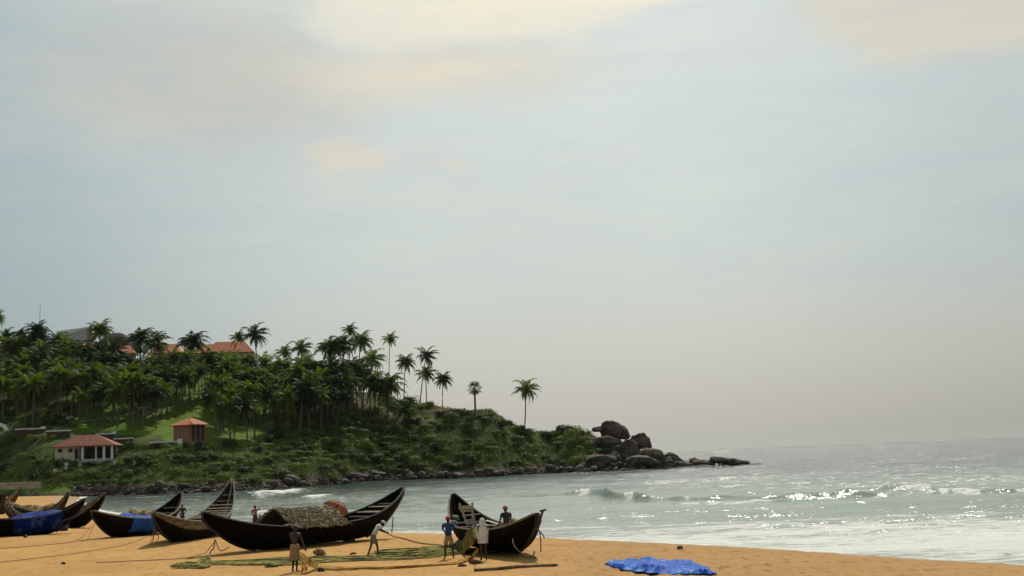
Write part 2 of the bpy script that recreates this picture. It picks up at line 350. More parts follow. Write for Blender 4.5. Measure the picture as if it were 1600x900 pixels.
c = nt.mix(nt.ss(n_a, 0.3, 0.7), (0.40, 0.208, 0.051), (0.47, 0.253, 0.069))
c = nt.mix(nt.math('MULTIPLY', nt.ss(n_b, 0.52, 0.66), nt.math('ADD', 0.05, nt.math('MULTIPLY', tr, 0.75))), c, (0.20, 0.11, 0.04))
pit = nt.ss(nt.noise(nt.mapping(v, (3.2, 1.1, 1.0), (0, 0, 0.25)), 1.0, 4, 0.6), 0.555, 0.66); drag = nt.ss(nt.noise(nt.mapping(v, (0.07, 1.6, 1.0), (0, 0, R(-7))), 1.0, 4, 0.6, 0.4), 0.56, 0.63)
blot = nt.ss(nt.noise(v, 0.5, 4, 0.6), 0.4, 0.6)
c = nt.mix(nt.math('MULTIPLY', pit, nt.math('ADD', 0.16, nt.math('MULTIPLY', nt.math('MULTIPLY', tr, blot), 0.75))), c, (0.13, 0.07, 0.028)); c = nt.mix(nt.math('MULTIPLY', drag, 0.22), c, (0.22, 0.12, 0.05))  # shade of the footprint pits painted in as dark specks; drag marks
c = nt.mix(nt.math('MULTIPLY', nt.ss(tr, 0.3, 0.85), 0.45), c, (0.30, 0.165, 0.055))
c = nt.mix(nt.math('MULTIPLY', wet, 0.8), c, (0.19, 0.115, 0.05))
p = nt.new('ShaderNodeBsdfPrincipled'); nt.l.new(c, p.inputs['Base Color']); nt.put(p.inputs['Roughness'], nt.math('SUBTRACT', 0.92, nt.math('MULTIPLY', wet, 0.45))); p.inputs['Specular IOR Level'].default_value = 0.25
hh = nt.math('ADD', nt.math('SUBTRACT', nt.math('MULTIPLY', n_b, 1.0), nt.math('MULTIPLY', pit, 0.5)), nt.math('MULTIPLY', nt.noise(v, 12, 3), 0.25))
nt.l.new(nt.bump(hh, 0.7, 0.10), p.inputs['Normal']); nt.l.new(p.outputs[0], out.inputs[0])
M['sand'] = m
setp(mesh_obj('beach_sand', sand_me, M['sand']), 'orange sand beach with footprints, wet along the waterline', None, None, 'structure')
# ------------------------------------------------------------------ sea
pyr = [0.9]
while pyr[-1] < 290: pyr.append(pyr[-1] + (0.35 if pyr[-1] < 8 else 0.55 if pyr[-1] < 60 else 0.62))
dist = CAMZ * F / np.array(pyr)
tanx = np.concatenate([-np.geomspace(2.2, 0.46, 20)[:-1], np.linspace(-0.46, 0.46, 600), np.geomspace(0.46, 2.2, 20)[1:]])
Yw, Tx = np.meshgrid(dist, tanx, indexing='ij'); Xw = Yw * Tx
Z0 = np.zeros_like(Xw); pxw, pyw = project(Xw, Yw, Z0)
far = 1 / (1 + (Yw / 900) ** 2)
sw = 0.0
rng = random.Random(5)
for L_, A_, th in ((34, 0.16, 0.25), (23, 0.11, -0.2), (14, 0.07, 0.5), (9, 0.05, -0.5), (5.5, 0.035, 0.1), (3.6, 0.022, 0.8), (2.4, 0.014, -0.3)):
    k = 2 * math.pi / L_; kx, ky = k * math.sin(th), k * math.cos(th); ph = rng.random() * 6.28
    am = A_ * (1 + 1.2 * fbm(Xw / (L_ * 3), Yw / (L_ * 2), int(L_ * 7), 2)) * np.clip(1.4 - Yw * Yw * 0.35 / CAMZ / F / L_ * 2, 0, 1)
    s_ = np.sin(kx * Xw + ky * Yw + ph + 2.2 * fbm(Xw / (L_ * 2.5), Yw / (L_ * 2.5), int(L_), 2)); sw = sw + am * (s_ + 0.35 * s_ * s_ - 0.15)
Wdw = SGN * wdist(Xw, Yw)
shallow = sst(-Wdw, 0, 22) * 0.85 + 0.15
Zs = sw * shallow
foam = np.zeros_like(Xw); ridge = np.zeros_like(Xw); green = np.zeros_like(Xw)
nz = fbm(pxw / 45, pyw * 0 + 3, 21, 3)
def breaker(pts, amp, wid, foamk=0.6, seed=0):
    """a breaking wave: crest through image points on the water, steep shoreward face"""
    global Zs, foam, green
    xsn = np.array([p[0] for p in pts], float); ysn = np.array([p[1] for p in pts], float)
    Yc = np.array([atz(a, b).y for a, b in pts]); yl = np.interp(pxw, xsn, Yc) + 2.0 * fbm(pxw / 60, pxw * 0, seed, 3)
    ed = sst(pxw, xsn[0], xsn[0] + 60) * (1 - sst(pxw, xsn[-1] - 70, xsn[-1]))
    a = amp * ed * np.clip(1.0 + 1.1 * fbm(pxw / 70, pxw * 0 + 1, seed + 7, 3), 0.15, 2)
    u = Yw - yl                                     # metres seaward of the crest
    prof = np.where(u > 0, np.exp(-(u / (wid * 2.2)) ** 2), np.exp(-(u / wid) ** 2))
    Zs = Zs + a * prof
    br = sst(fbm(pxw / 38, pxw * 0 + 4, seed + 3, 3), 0.45 - foamk, 0.75 - foamk)
    foam = np.maximum(foam, (0.72 + 0.3 * fbm(Xw * 0.5, Yw * 0.9, seed + 5, 3)) * br * ed * np.exp(-((u - 0.2) / (wid * 0.75)) ** 2) * 1.0)
    foam = np.maximum(foam, 0.55 * br * ed * np.where(u < 0, np.exp(-(u / (wid * 3.5)) ** 2), 0))
    green = np.maximum(green, ed * (1 - br) * np.exp(-((u + wid * 0.6) / (wid * 0.9)) ** 2))
breaker([(770, 776), (900, 778), (1000, 781), (1100, 782), (1200, 780), (1330, 776), (1430, 776)], 0.50, 1.35, 0.36, 31)
breaker([(1000, 785), (1120, 787), (1260, 786), (1400, 784)], 0.26, 1.2, 0.42, 37)
breaker([(1330, 766), (1450, 768), (1560, 770), (1700, 770)], 0.4, 1.6, 0.55, 47)
breaker([(600, 776), (680, 777), (800, 779)], 0.18, 2, 0.2, 53)
breaker([(350, 774), (400, 776), (450, 772), (520, 768)], 1.2, 5.0, 0.9, 61)
breaker([(440, 781), (480, 781), (560, 779)], 0.8, 4.0, 0.8, 67)
breaker([(270, 787), (320, 789), (370, 788)], 0.55, 3.0, 0.8, 71)
breaker([(330, 800), (420, 803), (560, 806), (640, 806)], 0.25, 2.2, 0.55, 73)
breaker([(370, 760), (450, 757), (560, 754), (650, 752)], 0.3, 4.0, 0.5, 79)
# foam sheet of the spent waves, thinning seaward; thin lace along the waterline
fl = np.interp(pxw, [200, 450, 600, 750, 1000, 1300, 1600], [808, 818, 822, 822, 812, 806, 800])
foam = np.maximum(foam, np.clip(0.50 * sst(pyw, fl - 20, fl + 12) + 0.10 * sst(pyw, fl + 5, fl + 45) + 0.16 * fbm(Xw * 0.07, Yw * 0.2, 133, 3), 0, 1) * sst(pxw, 100, 400))
foam = np.maximum(foam, 0.95 * np.exp(-(np.maximum(-Wdw, 0) / 1.6) ** 2) * sst(-Wdw, -3, 0.1))
leftchop = (1 - sst(pxw, 480, 760)) * sst(pyw, 752, 764)
foam = np.maximum(foam, 0.36 * leftchop)
# surf against the rocks of the headland
shl = np.interp(pxw, [120, 250, 420, 470, 520, 580, 640, 700, 760, 800, 870, 905, 1000, 1115, 1170, 1200], [776, 774, 766, 762.5, 758, 754, 751, 748.5, 746, 743.5, 740, 739.5, 736.5, 730.5, 727.5, 700])
foam = np.maximum(foam, np.clip(0.25 + 0.7 * fbm(pxw / 30, Yw * 0.15, 91, 3), 0, 0.5) * np.exp(-((pyw - shl - 0.5) / 2.2) ** 2) * (1 - sst(pxw, 1150, 1190)))
Zs = Zs + 0.05 * foam * (fbm(Xw * 0.9, Yw * 0.9, 97, 3) + 0.3)
water_me = grid_mesh('sea_water', Xw, Yw, Zs, {'foam': foam, 'green': green})
m, nt, out = newmat('sea_water'); v = obc(nt)
fo = nt.new('ShaderNodeAttribute', attribute_name='foam').outputs['Fac']; gr = nt.new('ShaderNodeAttribute', attribute_name='green').outputs['Fac']
vs_ = nt.mapping(v, (0.42, 1.0, 1.0), (0, 0, R(-18)))
fn = nt.math('ADD', nt.math('MULTIPLY', nt.noise(vs_, 1.3, 8, 0.72, 0.9), 0.65), nt.math('MULTIPLY', nt.noise(vs_, 0.2, 4, 0.6), 0.35))
fmask = nt.ss(nt.math('ADD', fn, nt.math('MULTIPLY', fo, 0.62)), 0.765, 0.885)
wc = nt.mix(nt.ss(nt.noise(v, 0.02, 3), 0.35, 0.65), (0.19, 0.235, 0.195), (0.25, 0.29, 0.235))
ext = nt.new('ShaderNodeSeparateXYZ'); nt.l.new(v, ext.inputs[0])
wc = nt.mix(nt.ss(ext.outputs[1], 110.0, 300.0), wc, nt.mix(1.0, wc, (0.10, 0.17, 0.16), 'MULTIPLY'))  # far water colour darkened to offset its bright sky reflection
spf = nt.math('SUBTRACT', 0.5, nt.math('MULTIPLY', nt.ss(ext.outputs[1], 200.0, 900.0), 0.10))  # weaker far reflection stands in for waves shadowing each other
wc = nt.mix(nt.math('MULTIPLY', gr, 0.9), wc, (0.05, 0.085, 0.05))
def slope(scale, det, off):
    nn = nt.n.new('ShaderNodeTexNoise'); nt.l.new(nt.mapping(v, (0.8, 1.15, 1), (0, 0, off)), nn.inputs['Vector']); nn.inputs['Scale'].default_value = scale; nn.inputs['Detail'].default_value = det; nn.inputs['Roughness'].default_value = 0.65
    w_ = nt.new('ShaderNodeVectorMath', operation='SUBTRACT'); nt.l.new(nn.outputs['Color'], w_.inputs[0]); w_.inputs[1].default_value = (0.5, 0.5, 0.5); return w_.outputs[0]
def vm(op, a, b):
    w_ = nt.new('ShaderNodeVectorMath', operation=op); nt.put(w_.inputs[0], a)
    if op == 'SCALE': nt.put(w_.inputs['Scale'], b)
    else: nt.put(w_.inputs[1], b)
    return w_.outputs[0]
# wind ruffles: facets of the surface tilt more in gusty patches
gust = nt.math('ADD', 0.45, nt.math('MULTIPLY', nt.ss(nt.math('ADD', nt.math('MULTIPLY', nt.noise(nt.mapping(v, (0.4, 1, 1)), 0.035, 4, 0.6), 0.6), nt.math('MULTIPLY', nt.noise(v, 0.35, 3, 0.6), 0.4)), 0.42, 0.58), 1.0))
ex = nt.new('ShaderNodeSeparateXYZ'); nt.l.new(v, ex.inputs[0])
open_ = nt.math('MULTIPLY', nt.ss(nt.math('ADD', ex.outputs[0], nt.math('MULTIPLY', ex.outputs[1], 0.02)), 5.0, 60.0), nt.math('ADD', 0.55, nt.math('MULTIPLY', nt.ss(ex.outputs[1], 80.0, 400.0), 1.5)))
gust = nt.math('MULTIPLY', gust, nt.math('ADD', 0.55, nt.math('MULTIPLY', open_, 0.6)))
sl = vm('ADD', vm('SCALE', slope(0.9, 3, 0.3), 1.4), vm('SCALE', slope(6.5, 3, 1.1), 2.0))
sl = vm('MULTIPLY', vm('SCALE', sl, gust), (1.0, 1.0, 0.0))
nrm_ = vm('NORMALIZE', vm('ADD', nt.new('ShaderNodeNewGeometry').outputs['Normal'], sl), (0, 0, 0))
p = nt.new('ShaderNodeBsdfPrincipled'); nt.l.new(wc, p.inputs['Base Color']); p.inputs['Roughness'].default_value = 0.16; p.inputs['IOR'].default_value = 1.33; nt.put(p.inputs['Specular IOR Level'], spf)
nt.l.new(nrm_, p.inputs['Normal'])
q = nt.new('ShaderNodeBsdfPrincipled'); q.inputs['Base Color'].default_value = (0.66, 0.66, 0.60, 1); q.inputs['Roughness'].default_value = 0.9
nt.l.new(nt.bump(fn, 0.8, 0.5), q.inputs['Normal'])
mx = nt.new('ShaderNodeMixShader'); nt.l.new(fmask, mx.inputs[0]); nt.l.new(p.outputs[0], mx.inputs[1]); nt.l.new(q.outputs[0], mx.inputs[2]); nt.l.new(mx.outputs[0], out.inputs[0])
setp(mesh_obj('sea_water', water_me, m), 'grey green sea with breaking waves and foam', None, None, 'structure')
# ------------------------------------------------------------------ headland terrain
TC = {  # image column: shore row, then (row, distance) up to the ridge, then behind
 -700: (778, [(770, 340), (745, 352), (700, 370), (640, 400), (580, 430), (548, 470)]),
 -120: (777, [(766, 322), (748, 332), (705, 350), (665, 372), (630, 392), (590, 425), (556, 462)]),
 0:    (775, [(765, 316), (750, 326), (708, 342), (680, 352), (650, 374), (600, 415), (556, 455)]),
 90:   (774, [(764, 308), (740, 318), (722, 324), (690, 345), (650, 376), (605, 415), (552, 455)]),
 150:  (775, [(762, 305), (737, 314), (722, 323), (690, 342), (650, 378), (612, 412), (560, 455)]),
 230:  (773, [(760, 300), (738, 310), (712, 320), (686, 342), (650, 378), (618, 408), (563, 455)]),
 300:  (771, [(757, 303), (735, 312), (712, 322), (690, 338), (652, 378), (620, 408), (566, 452)]),
 420:  (765, [(755, 292), (735, 305), (712, 318), (695, 332), (664, 372), (634, 402), (580, 448)]),
 470:  (761.5, [(745, 356), (728, 364), (708, 374), (690, 385), (664, 402), (634, 420), (590, 452)]),
 520:  (757, [(738, 412), (722, 417), (700, 424), (676, 432), (655, 440), (628, 452), (598, 475)]),
 580:  (753, [(738, 392), (722, 398), (700, 405), (676, 413), (655, 422), (630, 436), (612, 452)]),
 640:  (750, [(737, 384), (722, 389), (700, 396), (676, 405), (655, 415), (638, 426), (626, 438)]),
 700:  (747.5, [(735, 390), (722, 394), (700, 400), (680, 407), (662, 414), (646, 422), (636, 430)]),
 745:  (745.5, [(733, 399), (720, 403), (700, 409), (684, 414), (668, 420), (654, 426), (643, 434)]),
 770:  (744.5, [(733, 399), (720, 403), (700, 409), (684, 414), (668, 420), (654, 426), (643, 434)]),
 800:  (742.5, [(732, 398), (720, 402), (706, 407), (692, 412), (680, 416), (668, 422), (658, 430)]),
 830:  (741, [(731, 396), (722, 399), (712, 403), (700, 408), (690, 412), (680, 417), (672, 424)]),
 870:  (739, [(731, 393), (722, 396), (712, 400), (702, 404), (692, 408), (682, 413), (673, 420)]),
 905:  (738.5, [(731, 391), (722, 394), (712, 398), (702, 402), (692, 406), (682, 410), (674, 416)]),
 940:  (737, [(731, 380), (724, 383), (716, 386), (708, 389), (698, 393), (688, 397), (681, 402)]),
 985:  (736, [(731, 373), (725, 375), (719, 378), (713, 381), (708, 384), (702, 387), (698, 391)]),
 1020: (734, [(730, 372), (726, 374), (722, 376), (719, 379), (716, 381), (714, 384), (712, 387)]),
 1060: (731, [(729, 377), (727, 379), (725, 381), (723, 383), (722, 385), (721, 387), (720, 389)]),
 1115: (729, [(728, 382), (727, 384), (726, 385), (725.5, 386), (725, 387), (725, 388), (725, 389)]),
 1165: (726, [(726, 384), (725.5, 385), (725, 386), (725, 387), (725, 388), (725, 389), (725, 390)]),
 1200: (724, [(726, 386), (726, 387), (726, 388), (726, 389), (727, 390), (727, 391), (728, 392)]),
}
NR = 150
cols, prof = sorted(TC), []
for cpx in cols:
    sh, L = TC[cpx]; p0 = atz(cpx, sh, 0.0)
    if cpx <= 90: p0 = atz(cpx, sh, 0.6)
    shf = max(0.0, p0.y + 2.5 - L[0][1]) if cpx < 400 else p0.y + 4 - L[0][1]; L = [(r_, Yd + shf) for r_, Yd in L]
    P = [(p0.y - 6, -1.6), (p0.y, p0.z)] + [(Yd, at(cpx, r_, Yd).z) for r_, Yd in L]
    yl, zl = P[-1]
    P += [(yl + 18, zl - 0.3 if cpx < 560 else zl - 4), (yl + 60, zl + 1 if cpx < 560 else -2.5), (yl + 200, 2.0 if cpx < 560 else -3)]
    P = np.array(P); s_ = np.concatenate([[0], np.cumsum(np.hypot(np.diff(P[:, 0]), np.diff(P[:, 1])))])
    kk = np.arange(len(P)); tt = np.linspace(0, len(P) - 1, NR); prof.append((np.interp(tt, kk, P[:, 0]), np.interp(tt, kk, P[:, 1])))
PY = np.array([a for a, _ in prof]); PZ = np.array([b for _, b in prof])
cp = np.concatenate([np.linspace(-700, -130, 30), np.arange(-126, 1202, 3.0)])
def cinterp(A):
    j = np.clip(np.searchsorted(cols, cp, side='right') - 1, 0, len(cols) - 2); ca = np.array(cols, float)
    t = (cp - ca[j]) / (ca[j + 1] - ca[j]); t = t * t * (3 - 2 * t) * 0.6 + t * 0.4; return A[j] * (1 - t[:, None]) + A[j + 1] * t[:, None]
TY = cinterp(PY).T; TZ = cinterp(PZ).T
TX = np.zeros_like(TY)
for j, c_ in enumerate(cp):
    d = ray(c_, 700); TX[:, j] = TY[:, j] * d.x / d.y
row = np.linspace(0, 1, NR)[:, None] + TY * 0
amp = sst(row, 0.06, 0.2)
TZ = TZ + amp * (1.3 * fbm(TX * 0.09, TY * 0.09, 2, 4) + 0.5 * fbm(TX * 0.4, TY * 0.4, 8, 3)) * np.where(TZ > 18, 1.0, 0.7)
TZ = TZ + (1 - amp) * 0.5 * fbm(TX * 0.5, TY * 0.5, 9, 3)
tpx, tpy = project(TX, TY, TZ)
lawn = sst(tpx, 95, 135) * (1 - sst(tpx, 440, 520)) * sst(tpy, 560, 600) * (1 - sst(tpy, np.interp(tpx, [100, 250, 270], [671, 678, 693]), np.interp(tpx, [100, 250, 270], [677, 684, 702])))
lawn = np.maximum(lawn, 0.8 * sst(tpy, 754, 757) * (1 - sst(tpy, 768, 772)) * (1 - sst(tpx, 90, 130)))
rocky = 1 - sst(TZ + 2.0 * fbm(TX * 0.2, TY * 0.2, 14, 3), 1.6, 3.6)
rocky = np.maximum(rocky, sst(tpx, 900, 950)); rocky = np.where(tpx < 118, rocky * (1 - sst(TZ, 0.5, 1.5)), rocky)
soil = np.clip(sst(fbm(TX * 0.06, TY * 0.06, 19, 4), 0.28, 0.45), 0, 1) * (1 - lawn) * 0.6
soil = np.maximum(soil, np.exp(-((tpx - 700) / 28) ** 2 - ((tpy - 640) / 6) ** 2)); soil = np.maximum(soil, np.exp(-((tpx - 455) / 55) ** 2 - ((tpy - 689) / 5) ** 2))
soil = np.maximum(soil, 0.9 * np.exp(-((tpx - 928) / 9) ** 2 - ((tpy - 690) / 14) ** 2)); soil = np.maximum(soil, 0.8 * np.exp(-((tpx - 600) / 30) ** 2 - ((tpy - 648) / 8) ** 2))
ter_me = grid_mesh('headland_hill', TX, TY, TZ, {'lawn': lawn, 'rocky': rocky, 'soil': soil})
m, nt, out = newmat('hill_ground'); v = obc(nt)
A_ = lambda s: nt.new('ShaderNodeAttribute', attribute_name=s).outputs['Fac']
n = nt.noise(v, 0.25, 5, 0.65); nf = nt.noise(v, 1.6, 5, 0.7)
c = nt.mix(nt.ss(n, 0.35, 0.65), (0.022, 0.04, 0.008), (0.07, 0.095, 0.016))
c = nt.mix(A_('lawn'), c, nt.mix(nt.ss(n, 0.3, 0.7), (0.065, 0.12, 0.004), (0.11, 0.175, 0.008)))
c = nt.mix(nt.math('MULTIPLY', nt.ss(nf, 0.5, 0.7), 0.5), c, nt.mix(1.0, c, (0.55, 0.5, 0.5), 'MULTIPLY'))
c = nt.mix(A_('soil'), c, nt.mix(nf, (0.10, 0.055, 0.03), (0.20, 0.12, 0.07)))
c = nt.mix(A_('rocky'), c, nt.mix(nt.ss(nf, 0.3, 0.7), (0.035, 0.028, 0.022), (0.13, 0.10, 0.07)))
p = nt.new('ShaderNodeBsdfPrincipled'); nt.l.new(c, p.inputs['Base Color']); p.inputs['Roughness'].default_value = 0.95; p.inputs['Specular IOR Level'].default_value = 0.15
nt.l.new(nt.bump(nt.math('ADD', nf, nt.noise(v, 0.6, 4)), 0.8, 0.5), p.inputs['Normal']); nt.l.new(p.outputs[0], out.inputs[0])
setp(mesh_obj('headland_hill', ter_me, m), 'green hillside of the headland falling to a rocky shore', None, None, 'structure')
# ray against the terrain columns
from mathutils.bvhtree import BVHTree
_v = [tuple(p) for p in np.stack([TX, TY, TZ], -1).reshape(-1, 3)]
_i = np.arange(NR * len(cp)).reshape(NR, len(cp)); _q = np.stack([_i[:-1, :-1], _i[:-1, 1:], _i[1:, 1:], _i[1:, :-1]], -1).reshape(-1, 4)
BV = BVHTree.FromPolygons(_v, [tuple(int(k) for k in f) for f in _q])
def hit(px, py):
    h = BV.ray_cast(Vector((0, 0, CAMZ)), ray(px, py).normalized()); return h[0]
def tz(x, y):
    h = BV.ray_cast(Vector((x, y, 500)), Vector((0, 0, -1))); return h[0].z if h[0] is not None else 0.0
def gp(px, py, dflt=420):
    h = hit(px, py)
    if h is None:
        p = at(px, py, dflt); p.z = tz(p.x, p.y); return p
    return h
# far low sea bed / land behind, hidden by the hill, is left out
#@@STRUCT
# ------------------------------------------------------------------ palms
def frond(mb, org, azm, e0, L, rnd, droop, nl=20, m=0, wid=0.21, ll=1.2):
    pts = []; p = Vector(org); e = e0; n = 9; st = L / n; a = azm
    for i in range(n + 1):
        pts.append(p.copy()); d = Vector((math.cos(a) * math.cos(e), math.sin(a) * math.cos(e), math.sin(e))); p = p + d * st
        e -= droop * (0.35 + 1.1 * i / n) / n; e = max(e, -1.45)
    def P(t):
        x = t * n; i = min(int(x), n - 1); return pts[i].lerp(pts[i + 1], x - i)
    mb.tube([pts[0], pts[3], pts[6], pts[9]], [0.07, 0.05, 0.035, 0.01], 3, m, cap=False)
    side = Vector((-math.sin(a), math.cos(a), 0))
    for k in range(nl):
        t = 0.10 + 0.9 * k / (nl - 1); q = P(t); tg = (P(min(1, t + 0.05)) - P(max(0, t - 0.05))).normalized()
        l = ll * (0.35 + 1.0 * math.sin(math.pi * min(1, (t + 0.12) ** 0.8)) ) * rnd.uniform(0.8, 1.15)
        for s in (-1, 1):
            d = (side * s * rnd.uniform(0.75, 1.0) + tg * rnd.uniform(0.45, 0.75) + Vector((0, 0, -rnd.uniform(0.15, 0.75)))).normalized()
            w = tg * wid * 0.5
            tip = q + d * l * 0.75 + Vector((0, 0, -l * 0.28))
            mid = q + d * l * 0.5
            mb.add([q - w, q + w, mid + w * 0.9, mid - w * 0.9, tip], [(0, 1, 2, 3), (3, 2, 4)], m)
def palm_meshes(seed, H, cr, nfr, lean, wind):
    rnd = random.Random(seed)
    t = MB(); n = 10; pts = []; la = rnd.uniform(0, 6.28)
    for i in range(n + 1):
        u = i / n; pts.append((math.cos(la) * lean * u ** 1.6 * H, math.sin(la) * lean * u ** 1.6 * H * 0.5, -1.5 + (H + 1.5) * u))
    t.tube(pts, [0.26 - 0.13 * (i / n) ** 0.5 + (0.08 if i == 0 else 0) for i in range(n + 1)], 7)
    top = Vector(pts[-1]); c = MB()
    for k in range(nfr):
        a = k * 2.39996 + rnd.uniform(-0.3, 0.3); lev = (k + 0.5) / nfr
        e0 = 1.4 - 2.0 * lev + rnd.uniform(-0.2, 0.2); a_ = a + wind * 0.5 * math.sin(a - math.pi)
        frond(c, top + Vector((0, 0, 0.1)), a_, e0, cr * rnd.uniform(0.8, 1.18), rnd, rnd.uniform(1.3, 2.5) + 0.5 * (1 - lev))
    for k in range(3):
        frond(c, top, rnd.uniform(0, 6.28), -0.9, cr * 0.7, rnd, 0.9, 10, 1, 0.12, 0.6)
    g = c
    for k in range(7):
        a = rnd.uniform(0, 6.28); cc = top + Vector((math.cos(a) * 0.3, math.sin(a) * 0.3, -0.35 - rnd.random() * 0.3))
        g.tube([cc + Vector((0, 0, 0.15)), cc + Vector((0, 0, 0.08)), cc, cc - Vector((0, 0, 0.1)), cc - Vector((0, 0, 0.16))], [0.02, 0.11, 0.14, 0.1, 0.02], 6, 2)
    return t.mesh('trunk', (M['trunk'],)), c.mesh('crown', (M['palm'], M['palm_dry'], M['scrub'])), None, top
PV = [palm_meshes(100 + i, H, cr, nf, ln, w) for i, (H, cr, nf, ln, w) in enumerate(((12, 4.6, 26, 0.06, 0.4), (14, 4.4, 22, 0.10, 0.7), (11, 5.0, 29, 0.05, 0.2), (13, 4.4, 20, 0.14, 0.8), (9.5, 5.0, 27, 0.08, 0.5), (12, 4.2, 20, 0.03, 0.6)))]
def palm(base, top_h, variant, rz, rscale, label, group, name='coconut_palm', cat='palm tree'):
    t, c, g, top = PV[variant]
    r = empty(name, base, rz, label, cat, group)
    k = top_h / top.z
    to = mesh_obj('trunk', t, None, r); to.scale = (rscale, rscale, k)
    co = mesh_obj('crown', c, None, r); co.location = Vector((top.x * rscale, top.y * rscale, top.z * k)) - top * rscale; co.scale = (rscale,) * 3
    return r
rnd = random.Random(42)
GR_SK = 'coconut palms standing out against the sky'
SKY_P = [  # crown px, crown py, base px, base py (0: hidden), depth, crown radius px, label
 (155, 515, 158, 590, 425, 21, 'tall coconut palm right of the grey gabled roof on the hilltop'),
 (218, 528, 222, 600, 425, 21, 'big coconut palm left of the first orange roof, left of two crowns together'),
 (240, 536, 240, 605, 420, 23, 'big coconut palm left of the first orange roof, right of two crowns together'),
 (299, 535, 302, 600, 425, 23, 'bushy coconut palm between the two orange roofs on the ridge'),
 (372, 526, 374, 580, 440, 14, 'small coconut palm rising behind the long orange roof'),
 (399, 522, 404, 600, 425, 20, 'windblown coconut palm right of the long orange roof, slim pale trunk'),
 (444, 549, 446, 610, 430, 15, 'small coconut palm in the dip right of the orange roofs'),
 (470, 543, 473, 610, 430, 17, 'coconut palm with its crown bent left, second from the dip'),
 (516, 543, 520, 620, 430, 23, 'broad coconut palm at left of the tall dense cluster'),
 (516, 575, 520, 640, 422, 22, 'coconut palm under the broad left palm of the dense cluster'),
 (537, 538, 533, 620, 432, 20, 'coconut palm with a bare trunk showing, middle of the dense cluster'),
 (546, 514, 545, 610, 440, 13, 'highest coconut palm of the dense cluster, small crown'),
 (562, 531, 560, 610, 435, 20, 'dark full coconut palm just right of the highest one'),
 (582, 560, 574, 630, 425, 20, 'coconut palm at the right edge of the dense cluster'),
 (562, 578, 566, 640, 420, 22, 'coconut palm low in the right half of the dense cluster'),
 (609, 528, 606, 600, 440, 13, 'tall thin coconut palm with a tiny crown, alone right of the cluster'),
 (604, 602, 606, 650, 420, 25, 'squat wide coconut palm below the tall thin one'),
 (633, 564, 630, 616, 435, 16, 'coconut palm with drooping crown left of the stacked pair'),
 (665, 554, 654, 625, 435, 17, 'leaning coconut palm, upper of the stacked pair on the ridge'),
 (665, 582, 667, 624, 437, 17, 'shorter coconut palm, lower of the stacked pair on the ridge'),
 (692, 591, 690, 634, 432, 15, 'lone coconut palm right of the stacked pair'),
 (822, 607, 819, 669, 421, 19, 'last coconut palm, alone on the slope above the sea'),
 (632, 640, 630, 668, 412, 18, 'low dark coconut palm among the bushes under the ridge'),
 (57, 514, 60, 590, 430, 18, 'coconut palm at the foot of the thin mast'),
 (32, 523, 34, 590, 432, 15, 'coconut palm second left of the thin mast'),
 (10, 525, 10, 590, 432, 16, 'coconut palm far left, dark against the sky'),
 (-6, 494, -6, 585, 432, 14, 'coconut palm cut off by the left frame edge, fronds only'),
 (348, 560, 350, 610, 425, 17, 'coconut palm in front of the left part of the long orange roof'),
 (386, 570, 388, 620, 420, 19, 'coconut palm below the right end of the long orange roof'),
 (324, 572, 326, 620, 420, 18, 'coconut palm below the smaller orange wing'),
 (98, 548, 100, 590, 428, 19, 'coconut palm in front of the left half of the grey roof'),
 (126, 550, 128, 592, 428, 17, 'coconut palm in front of the right half of the grey roof'),
 (180, 545, 182, 600, 425, 20, 'coconut palm in front of the dark curved roof'),
 (436, 575, 438, 630, 415, 20, 'coconut palm below the dip in the palm skyline'),
 (490, 580, 492, 640, 418, 20, 'coconut palm left of and below the dense cluster'),
]
for i, (cx, cy, bx, by, D, rp, lab) in enumerate(SKY_P):
    b = gp(bx, by, D)
    if abs(b.y - D) > 60: b = at(bx, by, D)
    b.z = tz(b.x, b.y); c = at(cx, cy + 2, b.y)
    v = (0, 2, 4, 2, 5, 1, 5, 1, 2, 4, 1, 5, 0, 1, 4, 5, 2, 0, 3, 5, 0, 1, 4, 0, 5, 1, 0, 2, 4, 5, 0, 2, 1, 2, 4)[i]
    t, cm, g, top = PV[v]; rs = rp / F * b.y / 4.0 * 1.16
    r = palm(b, max(4, c.z - b.z), v, 0, 1.0, lab, None)
    # lean the whole palm so that its crown stands where it does in the photograph
    dx = c.x - b.x - 0
    for ch in r.children:
        if ch.name.startswith('trunk'):
            k = ch.scale.z; ch.scale.x = ch.scale.y = 1.0 * max(0.8, rs)
        else:
            ch.scale = (rs,) * 3
            ch.location = Vector((0, 0, c.z - b.z)) - top * rs + Vector((top.x, top.y, 0)) * max(0.8, rs)
    r.rotation_euler = (0, math.atan2(dx - top.x, max(4, c.z - b.z)), 0)
